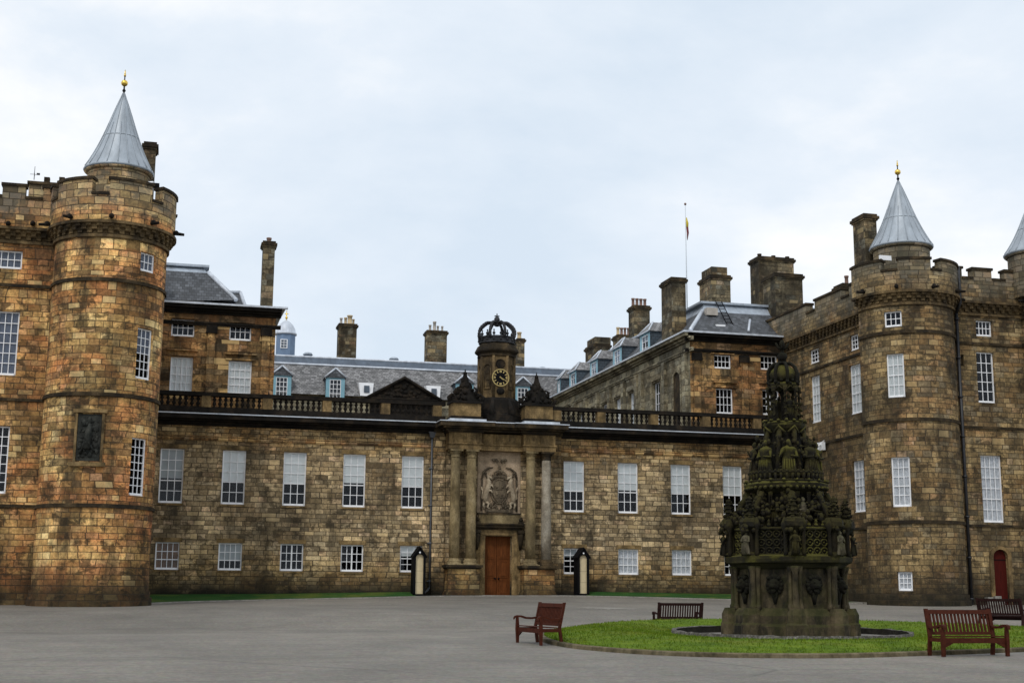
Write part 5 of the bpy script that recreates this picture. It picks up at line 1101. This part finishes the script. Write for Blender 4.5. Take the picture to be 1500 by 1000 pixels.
m.tube([(29.03, 11.95, za), (29.08, 11.93, zm3+.3), (29.06, 11.9, zm3)], [.03, .09, .08], 8, 0, True, (1, 1)); m.tube([(29.06, 11.9, zm3), (29.09, 11.88, zm3-.4), (29.05, 11.9, zb2)], [.08, .075, .02], 8, 1); tag(m.build('hanging_flag', ['flag_y', 'flag_r']), 'limp yellow and dark red flag hanging down its pole', 'flag')

# ================================================================== east range
E_ = thing('east_range', 'far slate roofed range with pale blue dormers behind the palace front balustrade', 'building', (XC, 31.2, 1))
m = MB(); m.face([(.7, 31.3, .5), (25, 31.3, .5), (25, 31.3, 15.9), (.7, 31.3, 15.9)]); m.face([(.7, 31.3, .5), (.7, 45, .5), (.7, 45, 15.9), (.7, 31.3, 15.9)]); m.build('wall', 'stone_court', E_)
zb_ = at(450, 534, 'y', 33.6).z; zt2 = at(450, 523, 'y', 34.2).z
m = MB(); m.mesh([(-2, 31.0, 15.75), (40, 31.0, 15.75), (40, 33.6, zb_), (-2, 33.6, zb_), (-2, 44, zb_), (40, 44, zb_), (-2, 46.5, 15.75), (40, 46.5, 15.75)], [(0, 1, 2, 3), (4, 5, 7, 6)], 0, False, [[(0, 0), (42, 0), (42, 3.7), (0, 3.7)], [(0, 0), (42, 0), (42, 3.7), (0, 3.7)]]); ro = m.build('roof', 'slate', E_)
m = MB(); m.tube([(-2, 33.55, zb_+.02), (40, 33.55, zb_+.02)], .09, 6); m.tube([(-2, 34.1, zt2), (40, 34.1, zt2)], .09, 6); m.build('roll_flashing', 'lead_white', ro)
m = MB(); m.mesh([(-2, 33.6, zb_), (40, 33.6, zb_), (40, 34.1, zt2), (-2, 34.1, zt2), (-2, 43.5, zt2), (40, 43.5, zt2)], [(0, 1, 2, 3), (3, 2, 5, 4)]); m.build('lead_deck', 'lead_dark', ro)
for px, y in ((451, 517), (577, 524), (794, 538)):
    q = at(px, y+3, 'y', 36); m = MB(); m.lathe([(.33, zt2), (.33, q.z), (.42, q.z+.02), (.3, q.z+.18), (.02, q.z+.25)], (q.x, 36, 0), 12); m.build('roof_vent', 'lead', ro)
fE = flatf((0, 31.0, 0), (1, 0, 0), (0, -1, 0))
for x0, x1 in ((2.75, 4.2), (6.83, 8.28), (17.0, 18.45), (21.75, 23.2)):
    o, h = dormer(E_, fE, x0, x1, 15.4, 17.1, 17.85, 1.8, pediment=True); dwin(o, fE, h, 3, 4, .045)
for x0 in (9.5, 14.8):
    m = MB(); x1 = x0+.95; m.hexa([(x0, 31.0, 15.8), (x1, 31.0, 15.8), (x1, 32.6, 15.9), (x0, 32.6, 15.9), (x0-.1, 31.2, 16.85), (x1+.1, 31.2, 16.85), (x1+.1, 32.6, 17.0), (x0-.1, 32.6, 17.0)]); o = m.build('roof_light', 'white', E_); m = MB(); m.box(x0+.28, x1-.25, 30.97, 31.06, 16.08, 16.6); m.build('pane', 'lead_dark', o)
for px, px2, yt, pots in ((497, 523, 473, ((.15, .5, .55, 'pot_pale', .12), (.4, .5, .6, 'pot_buff', .13), (.62, .3, .75, 'pot_buff', .22), (.85, .5, .5, 'pot_buff', .1))), (626, 655, 483, ((.2, .5, .55, 'pot_pale', .12), (.4, .3, .8, 'pot_pale', .15), (.6, .5, .5, 'pot_pale', .1), (.82, .5, .5, 'pot_pale', .1))), (758, 768.5, 495, ((.45, .4, .6, 'pot_buff', .2),))):
    a, b = at(px, yt, 'y', 35), at(px2, yt, 'y', 35); chim(E_, a.x, b.x, 35, 36.2, zt2-.6, a.z, pots)
# pediment on the courtyard side
zpb, zpt = at(591, 585, 'y', 30.6).z, at(591, 555, 'y', 30.6).z; xa, xb = at(538, 583, 'y', 30.6).x, at(645, 584, 'y', 30.6).x; xm = (xa+xb)/2
m = MB(); m.prism([(xa, zpb), (xb, zpb), (xm, zpt)], lambda a, b, d: (a, 30.6+d, b), 0, 1.6); m.box(xa+.3, xb-.3, 30.7, 31.2, 14, zpb-.01); po = m.build('pediment', 'soot', E_)
m = MB(); m.tube([(xa-.1, 30.5, zpb), (xm, 30.5, zpt+.1), (xb+.1, 30.5, zpb)], .16, 4); m.tube([(xa, 30.5, zpb), (xb, 30.5, zpb)], .12, 4); rg = random.Random(8)
for i in range(60):
    u = rg.uniform(-1, 1); v = rg.uniform(.05, .8)*(1-abs(u)); m.ball((xm+u*(xb-xa)/2*.9, 30.58, zpb+.1+v*(zpt-zpb)*.95), rg.uniform(.08, .2), 6, 0, (1.2, .5, .9))
m.build('pediment_carving', 'soot', po)
# cupola far behind
p0, p1 = at(405, 500, 'y', 60), at(434, 500, 'y', 60); cx_ = (p0.x+p1.x)/2; r_ = (p1.x-p0.x)/2*1.02; cyy = 61
zd, zt3 = at(420, 487, 'y', 60).z, at(420, 466, 'y', 60).z
K = thing('cupola', 'blue grey octagonal roof lantern with pale dome behind the left court block', 'cupola', (cx_, cyy, 20))
m = MB(); m.lathe([(r_, 19), (r_, zd)], (cx_, cyy, 0), 8, 0, False, 22.5); m.build('drum', 'blue', K)
m = MB(); H = zt3-zd; m.lathe([(r_*1.1, zd-.08), (r_*1.1, zd+.1), (r_*1.0, zd+.15), (r_*.93, zd+H*.35), (r_*.7, zd+H*.65), (r_*.35, zd+H*.88), (r_*.1, zd+H)], (cx_, cyy, 0), 24); m.build('dome', 'lead_white', K)
m = MB(); m.tube([(cx_, cyy, zt3-.1), (cx_, cyy, zt3+1.0)], [.06, .03], 6); m.ball((cx_, cyy, zt3+.25), .14, 8); m.box(cx_-.18, cx_+.18, cyy-.03, cyy+.03, zt3+.6, zt3+.68); m.build('finial', 'gold', K)
q = at(416, 503, 'y', 60); m = MB(); yy = cyy-r_*.924-.02; m.box(q.x-.35, q.x+.35, yy-.04, yy+.05, q.z-.45, q.z+.45); wo = m.build('window', 'white', K); m = MB()
for i in range(2):
    for j in range(3): m.box(q.x-.27+.29*i, q.x-.03+.29*i, yy-.05, yy-.041, q.z-.38+.27*j, q.z-.16+.27*j)
m.build('pane', 'lead_dark', wo)

# ================================================================== fountain
gF = gz0(*FC)
F = thing('fountain', 'tall dark mossy carved stone fountain with tiers of figures under a crown', 'fountain', (*FC, gF))
FA = -109.4; fx, fy = FC; rg = random.Random(12)
def fp(R, deg, z): return Vector((fx+R*cos(R_(deg)), fy+R*sin(R_(deg)), z))
def octo(m, prof, a=0, smooth=False, seg=8): m.lathe([(r, gF-.09+z) for r, z in prof], (fx, fy, 0), seg, 0, smooth, FA+a)
g0 = gF-.09
m = MB(); octo(m, [(1.60, 0), (1.60, .36), (1.55, .42), (1.55, .62), (1.49, .70), (1.44, .76), (1.40, .80)])
for k in range(8):
    a = FA+45*k; c_ = fp(1.50, a, 0); m.lathe([(.29, g0), (.29, g0+.40), (.25, g0+.45), (.25, g0+.64), (.18, g0+.80)], (c_.x, c_.y, 0), 8, 0, False, a+22.5)
m.build('base', 'f_base', F, jit=.008)
m = MB(); octo(m, [(1.33, .74), (1.33, 1.86)]); m.build('body', 'f_base', F)
for k in range(8):
    m = MB(); a = FA+45*k
    for da, R, r in ((0, 1.42, .08), (-5, 1.37, .055), (5, 1.37, .055)):
        q = fp(R, a+da, 0); m.lathe([(r*1.5, g0+.76), (r*1.4, g0+.86), (r, g0+.92), (r*.95, g0+1.68), (r*1.4, g0+1.76), (r*1.6, g0+1.85)], (q.x, q.y, 0), 8)
    m.build('pilaster', 'f_base', F, jit=.004)
    a += 22.5; m = MB(); c_ = fp(1.24, a, g0+1.38); nrm = Vector((cos(R_(a)), sin(R_(a)), 0)); tn = Vector((-nrm.y, nrm.x, 0))
    for i in range(14):
        t = 2*pi*i/14; m.ball(c_+tn*.17*cos(t)+Vector((0, 0, .2*sin(t)))+nrm*.03, .075, 6)
    m.ball(c_+nrm*.08, .16, 8); m.ball(c_+nrm*.2-Vector((0, 0, .03)), .09, 8, 0, (1, 1, .8)); m.ball(c_+nrm*.17-Vector((0, 0, .15)), .07, 6)
    for s_ in (-1, 1): m.ball(c_+nrm*.18+tn*s_*.07+Vector((0, 0, .07)), .035, 5); m.ball(c_+nrm*.1+tn*s_*.14+Vector((0, 0, .17)), .05, 5)
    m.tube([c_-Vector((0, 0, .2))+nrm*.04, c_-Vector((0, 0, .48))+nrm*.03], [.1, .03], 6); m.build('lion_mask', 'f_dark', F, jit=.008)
m = MB(); octo(m, [(1.36, 1.78), (1.42, 1.82), (1.5, 1.90), (1.62, 1.94), (1.64, 2.0), (1.64, 2.09), (1.54, 2.12)]); m.build('lower_slab', 'f_moss', F, jit=.014)
def crock(m, p0, p1, n, r0, r1, sp):
    for i in range(n):
        t = (i+.5)/n; c_ = Vector(p0).lerp(Vector(p1), t); r = r0+(r1-r0)*t
        for j in range(4): a = rg.uniform(0, 2*pi); m.ball(c_+Vector((cos(a)*sp*(1-t*.6), sin(a)*sp*(1-t*.6), rg.uniform(-.02, .02))), r*rg.uniform(.7, 1.2), 5)
def pinn(m, R, a, z0, z1, w):   # crocketed pinnacle of stacked tiers
    c_ = fp(R, a, 0); H = z1-z0; pr = []
    n = 5
    for i in range(n):
        t = i/n; ww = w*(1-.62*t); z = g0+z0+H*t; pr += [(ww, z), (ww*1.15, z+H*.03), (ww*.72, z+H*.06), (ww*.66, z+H/n-.012)]
    pr.append((.01, g0+z1+.05)); m.lathe(pr, (c_.x, c_.y, 0), 6, 0, False, a)
    crock(m, (c_.x, c_.y, g0+z0+H*.2), (c_.x, c_.y, g0+z1), 6, w*.28, w*.14, w*.9)
def statue(name, R, a, z, h, mat, arm=0, parent=F, wid=1.0):
    m = MB(); c_ = fp(R, a, g0+z); s_ = h; nr = Vector((cos(R_(a)), sin(R_(a)), 0)); tn = Vector((-nr.y, nr.x, 0)); rot = Matrix.Rotation(R_(a), 3, 'Z')
    m.lathe([(.17*s_, 0), (.18*s_, .06*s_), (.14*s_, .25*s_), (.125*s_, .45*s_), (.11*s_, .58*s_), (.135*s_, .68*s_), (.15*s_, .76*s_), (.12*s_, .81*s_), (.045*s_, .85*s_), (.04*s_, .87*s_)], c_, 10, 0, True, 0, True, 1, 1, rot @ Matrix.Diagonal(Vector((.8, 1.15*wid, 1))))
    m.ball(c_+Vector((0, 0, .93*s_)), .07*s_, 8, 0, (1, .9, 1.2)); m.ball(c_+nr*(-.015)+Vector((0, 0, .97*s_)), .065*s_, 6)
    for q in (-1, 1):
        sh_ = c_+tn*q*.15*s_+Vector((0, 0, .77*s_)); el_ = c_+tn*q*.22*s_+nr*.05*s_+Vector((0, 0, .56*s_)); ha = c_+tn*q*(.05 if arm != q else .12)*s_+nr*.17*s_+Vector((0, 0, (.58 if arm != q else .8)*s_))
        m.tube([sh_, el_, ha], [.05*s_, .042*s_, .03*s_], 6)
    for q in range(5): m.tube([c_+tn*(.12-.06*q)*s_+nr*.1*s_+Vector((0, 0, .5*s_)), c_+tn*(.15-.075*q)*s_+nr*.14*s_+Vector((0, 0, .02))], [.02*s_, .03*s_], 5)
    return m.build(name, mat, parent, jit=.004)
# second stage
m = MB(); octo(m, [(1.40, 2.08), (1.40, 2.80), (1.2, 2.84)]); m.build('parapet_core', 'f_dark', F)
for k in range(8):
    a = FA+45*k+22.5; m = MB(); nrm = Vector((cos(R_(a)), sin(R_(a)), 0)); tn = Vector((-nrm.y, nrm.x, 0)); ap = 1.40*cos(R_(22.5))
    for row in range(3):
        for q in (-1.5, -.5, .5, 1.5):
            c_ = Vector((fx, fy, g0+2.22+.21*row))+nrm*(ap+.02)+tn*q*.2; m.tube([c_+tn*.085*cos(t)+Vector((0, 0, .085*sin(t))) for t in [2*pi*j/10 for j in range(11)]], .024, 5)
            m.ball(c_, .032, 5)
    for z in (2.11, 2.78): c_ = Vector((fx, fy, g0+z))+nrm*(ap+.03); m.tube([c_-tn*.5, c_+tn*.5], .045, 6)
    for q in (-1.5, -.5, .5, 1.5): c_ = Vector((fx, fy, g0+2.82))+nrm*ap+tn*q*.2; m.lathe([(.06, 0), (.05, .08), (.02, .1), (.05, .14), (.005, .2)], c_, 6)
    m.build('tracery_panel', 'f_carve' if k % 3 else 'f_moss', F, jit=.004)
for k in range(8):
    a = FA+45*k; m = MB(); c_ = fp(1.47, a, 0)
    m.lathe([(.2, g0+2.10), (.2, g0+2.16), (.13, g0+2.2), (.12, g0+2.68), (.17, g0+2.74), (.26, g0+2.84), (.28, g0+2.95), (.24, g0+3.02), (.17, g0+3.06)], (c_.x, c_.y, 0), 6, 0, False, a)
    for q in (-1, 1):
        d_ = fp(1.52, a+q*8.5, 0); m.lathe([(.06, g0+2.1), (.045, g0+2.2), (.045, g0+2.7), (.09, g0+2.82), (.1, g0+2.9), (.02, g0+3.05)], (d_.x, d_.y, 0), 6)
        m.tube([fp(1.5, a+q*6, g0+2.75), fp(1.62, a+q*3, g0+2.9), fp(1.66, a, g0+3.0)], [.05, .06, .04], 5)
    crock(m, fp(1.55, a, g0+2.7), fp(1.52, a, g0+3.1), 7, .07, .07, .19)
    m.build('corner_pier', 'f_carve', F, jit=.014)
    m = MB(); pinn(m, 1.5, a, 3.0, 3.56, .17); m.build('pinnacle', 'f_carve', F, jit=.014)
    statue('statue', 1.66, a, 2.13, .58, 'f_pale' if k in (1, 7, 4) else 'f_carve', (k % 3)-1)
    m = MB(); pts = [fp(1.42, a, g0+2.95), fp(1.30, a, g0+3.2), fp(1.15, a, g0+3.45), fp(1.0, a, g0+3.72)]; m.tube(pts, [.1, .09, .08, .09], 6)
    for i in range(12): t = i/11; p = fp(1.42-.4*t, a+rg.uniform(-4, 4), g0+3.02+.72*t); m.ball(p, rg.uniform(.05, .1), 5)
    m.build('flying_buttress', 'f_carve', F, jit=.014)
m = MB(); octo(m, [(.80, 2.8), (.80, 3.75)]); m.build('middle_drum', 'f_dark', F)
for k in range(8):
    a = FA+45*k; m = MB(); pinn(m, .98, a, 2.82, 3.72, .2)
    for q in (-1, 1):
        for w_ in (9, 13): d_ = fp(.86, a+q*w_, 0); m.lathe([(.05, g0+2.82), (.03, g0+2.9), (.03, g0+3.6), (.06, g0+3.74)], (d_.x, d_.y, 0), 6)
    m.build('canopy', 'f_carve', F, jit=.013); statue('statue', .86, a+22.5, 2.86, .72, 'f_pale' if k in (0, 6, 3) else 'f_carve', 0)
m = MB(); octo(m, [(.8, 3.70), (.98, 3.80), (1.08, 3.86), (1.10, 3.96), (1.06, 4.0), (.95, 4.02)])
for k in range(40):
    a = FA+9*k; m.ball(fp(1.05, a, g0+3.84), .055, 5); 
    if k % 2: m.ball(fp(1.06, a, g0+4.03), .05, 5)
m.build('middle_slab', 'f_moss', F, jit=.014)
# third stage: figures and arcs
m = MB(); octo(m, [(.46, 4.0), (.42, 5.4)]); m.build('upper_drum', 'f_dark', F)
for k in range(8):
    a = FA+45*k; m = MB()
    for q in range(5):
        c_ = fp(.93, a+4.5+9*q, g0+4.14); m.tube([c_+Vector((.0, 0, -.12)), c_+Vector((0, 0, .08))], [.035, .045], 5); m.ball(c_+Vector((0, 0, .12)), .055, 5)
    m.tube([fp(.93, a+q*5.6, g0+4.24) for q in range(9)], .035, 5); m.tube([fp(.93, a+q*5.6, g0+4.03) for q in range(9)], .045, 5)
    m.build('gallery', 'f_carve', F, jit=.004)
    statue('statue', .80, a, 4.08, .98, 'f_moss' if k in (0, 2, 7) else 'f_carve', (k % 3)-1, wid=1.25)
    m = MB(); m.tube([fp(.72, a+22.5, g0+4.05), fp(.66, a+22.5, g0+4.6), fp(.55, a+22.5, g0+5.05), fp(.46, a+22.5, g0+5.42)], [.075, .065, .06, .08], 6)
    for i in range(9): t = i/8; m.ball(fp(.76-.27*t, a+22.5+rg.uniform(-5, 5), g0+4.15+1.2*t), rg.uniform(.04, .085), 5)
    m.build('rib', 'f_carve', F, jit=.013)
m = MB(); octo(m, [(.44, 5.36), (.5, 5.44), (.56, 5.50), (.57, 5.58), (.5, 5.62)])
for k in range(16): m.ball(fp(.54, FA+22.5*k, g0+5.62), .06, 5, 0, (1, 1, .8))
for k in range(8):
    c_ = fp(.5, FA+45*k+22.5, g0+5.42); m.tube([fp(.5, FA+45*k+22.5-18, g0+5.3), fp(.55, FA+45*k+22.5, g0+5.46), fp(.5, FA+45*k+22.5+18, g0+5.3)], .035, 5)
m.build('upper_slab', 'f_moss', F, jit=.014)
m = MB(); octo(m, [(.07, 5.6), (.06, 6.55)]); m.build('lantern_core', 'f_dark', F)
for k in range(8):
    a = FA+45*k; m = MB(); c_ = fp(.40, a, 0); m.lathe([(.065, g0+5.62), (.04, g0+5.72), (.034, g0+6.35), (.06, g0+6.45), (.07, g0+6.55)], (c_.x, c_.y, 0), 6)
    m.tube([fp(.40, a, g0+6.42), fp(.38, a+22.5, g0+6.55), fp(.40, a+45, g0+6.42)], .03, 5); crock(m, fp(.44, a, g0+5.7), fp(.44, a, g0+6.5), 5, .03, .035, .04); m.build('colonnette', 'f_carve', F, jit=.004)
    if k % 2 == 0: statue('statue', .27, a+22.5, 5.62, .7, 'f_carve', 0)
m = MB(); octo(m, [(.33, 6.5), (.40, 6.56), (.40, 6.64), (.36, 6.66)], 0, True, 24); octo(m, [(.30, 6.70), (.36, 6.78), (.37, 6.88), (.31, 7.01), (.2, 7.1), (.1, 7.14)], 0, True, 24); m.build('dome', 'f_moss', F, jit=.01)
for k in range(8):
    a = FA+45*k+10; m = MB(); m.tube([fp(R, a, g0+z) for R, z in ((.36, 6.6), (.405, 6.76), (.41, 6.92), (.35, 7.08), (.23, 7.18), (.1, 7.2), (.05, 7.16))], [.045, .045, .045, .045, .04, .035, .03], 6); m.ball(fp(.40, a, g0+6.66), .06, 6); m.ball(fp(.40, a+22, g0+6.7), .05, 6); m.ball(fp(.40, a+12, g0+6.62), .045, 5); m.build('crown_rib', 'f_dark', F)
m = MB(); m.tube([fp(0, 0, g0+7.1), fp(0, 0, g0+7.4)], [.07, .05], 8); m.ball(fp(0, 0, g0+7.38), .13, 10); m.tube([fp(0, 0, g0+7.45), fp(0, 0, g0+7.62)], [.045, .04], 6)
for a in (FA, FA+90, FA+180, FA+270): m.tube([fp(.02, a, g0+7.58), fp(.11, a, g0+7.64), fp(.17, a, g0+7.76)], [.04, .04, .02], 5)
m.ball(fp(0, 0, g0+7.72), .08, 6, 0, (1, 1, 1.5)); m.build('finial', 'f_dark', F, jit=.004)

for k in range(8):
    m = MB(); a = FA+45*k; P_ = []
    def bl_(p, r, sz): m.ball(p, r, 5, 0, (1, 1, sz)); P_.append((p.z, p))
    for i in range(26):
        t = rg.random(); aa = a+rg.uniform(-20, 20); R = 1.52-.55*t+rg.uniform(-.06, .06); z = 2.95+.72*t*rg.uniform(.7, 1.0); bl_(fp(R*(.93 if abs(aa-a) > 8 else 1), aa, g0+z), rg.uniform(.035, .085), rg.uniform(.7, 1.7))
    for i in range(16): aa = a+rg.uniform(-22, 22); bl_(fp(.9-.25*rg.random(), aa, g0+4.1+1.1*rg.random()), rg.uniform(.03, .06), rg.uniform(.8, 1.8))
    P_.sort(key=lambda q: q[0]); m.tube([q[1] for q in P_], .014, 4)
    m.build('crocket_carving', 'f_carve', F, jit=.006)
# ================================================================== benches
def bench(x, y, rz, mat, label, first=None):
    z = gz(x, y); B = thing('park_bench', label, 'bench', (x, y, z), rz, 'benches round the lawn')
    Lh, D, sh_, bh = .79, .50, .385, .91
    m = MB()
    for i in range(6): yy = -D/2+.02+i*.085; m.box(-Lh+.05, Lh-.05, yy, yy+.065, sh_-.02+.004*(5-i), sh_+.004*(5-i))
    m.box(-Lh+.06, Lh-.06, -D/2+.03, -D/2+.07, sh_-.125, sh_-.022)
    for s_ in (-1, 1): m.hexa([(s_*(Lh-.06), -D/2+.036, sh_-.23), (s_*(Lh-.30), -D/2+.036, sh_-.12), (s_*(Lh-.30), -D/2+.069, sh_-.12), (s_*(Lh-.06), -D/2+.069, sh_-.23), (s_*(Lh-.06), -D/2+.036, sh_-.118), (s_*(Lh-.30), -D/2+.036, sh_-.118), (s_*(Lh-.30), -D/2+.069, sh_-.118), (s_*(Lh-.06), -D/2+.069, sh_-.118)])
    for s_ in (-1, 1): m.box(s_*(Lh-.055), s_*(Lh-.02), -D/2+.05, D/2-.02, sh_-.10, sh_-.025)
    m.build('seat', mat, B)
    by = lambda zz: D/2-.04+(zz-sh_)*.22
    m = MB(); n = 17
    def slat(x0, x1, z0, z1, t0, t1): m.hexa([(x0, by(z0)+t0, z0), (x1, by(z0)+t0, z0), (x1, by(z0)+t1, z0), (x0, by(z0)+t1, z0), (x0, by(z1)+t0, z1), (x1, by(z1)+t0, z1), (x1, by(z1)+t1, z1), (x0, by(z1)+t1, z1)])
    for i in range(n): x_ = -Lh+.12+(2*Lh-.24)*i/(n-1); slat(x_-.021, x_+.021, sh_+.08, bh-.08, .005, .03)
    slat(-Lh+.03, Lh-.03, bh-.085, bh, -.012, .045); slat(-Lh+.03, Lh-.03, sh_+.03, sh_+.09, -.006, .04)
    m.build('backrest', mat, B)
    for s_ in (-1, 1):
        x0, x1 = s_*(Lh-.05)-.036, s_*(Lh-.05)+.036
        m = MB(); zs_ = [(D/2+.02, .60), (D/2-.12, .585), (D/2-.26, .59), (-D/2+.12, .625), (-D/2+.02, .63), (-D/2-.04, .61), (-D/2-.06, .575)]
        for (a, za_), (b, zb_3) in zip(zs_, zs_[1:]): m.hexa([(x0, a, za_-.045), (x0, b, zb_3-.045), (x1, b, zb_3-.045), (x1, a, za_-.045), (x0, a, za_), (x0, b, zb_3), (x1, b, zb_3), (x1, a, za_)])
        m.build('armrest', mat, B)
        m = MB(); m.hexa([(x0, -D/2+.01, 0), (x1, -D/2+.01, 0), (x1, -D/2+.06, 0), (x0, -D/2+.06, 0), (x0, -D/2-.01, .33), (x1, -D/2-.01, .33), (x1, -D/2+.07, .33), (x0, -D/2+.07, .33)]); m.hexa([(x0, -D/2-.01, .33), (x1, -D/2-.01, .33), (x1, -D/2+.07, .33), (x0, -D/2+.07, .33), (x0+.006, -D/2, .59), (x1-.006, -D/2, .59), (x1-.006, -D/2+.05, .59), (x0+.006, -D/2+.05, .59)]); m.build('leg', mat, B)
        m = MB(); m.hexa([(x0, D/2-.0, 0), (x1, D/2-.0, 0), (x1, D/2+.06, 0), (x0, D/2+.06, 0), (x0, by(sh_)-.01, sh_), (x1, by(sh_)-.01, sh_), (x1, by(sh_)+.045, sh_), (x0, by(sh_)+.045, sh_)]); m.hexa([(x0, by(sh_)-.01, sh_), (x1, by(sh_)-.01, sh_), (x1, by(sh_)+.045, sh_), (x0, by(sh_)+.045, sh_), (x0, by(bh)-.01, bh+.02), (x1, by(bh)-.01, bh+.02), (x1, by(bh)+.045, bh+.02), (x0, by(bh)+.045, bh+.02)]); m.build('leg', mat, B)
    return B
bench(11.42, -47.2, R_(2), 'bench', 'mahogany bench seen from the front on the near right edge of the lawn')
bench(3.86, -41.85, R_(-84), 'bench', 'mahogany bench seen from its end at the left edge of the lawn')
bench(11.95, -29.6, R_(178), 'bench_dark', 'dark bench seen from behind between the lawn and the right sentry box')
bench(20.9, -34.4, R_(114), 'bench_dark', 'dark bench seen from behind beyond the lawn near the small red door')
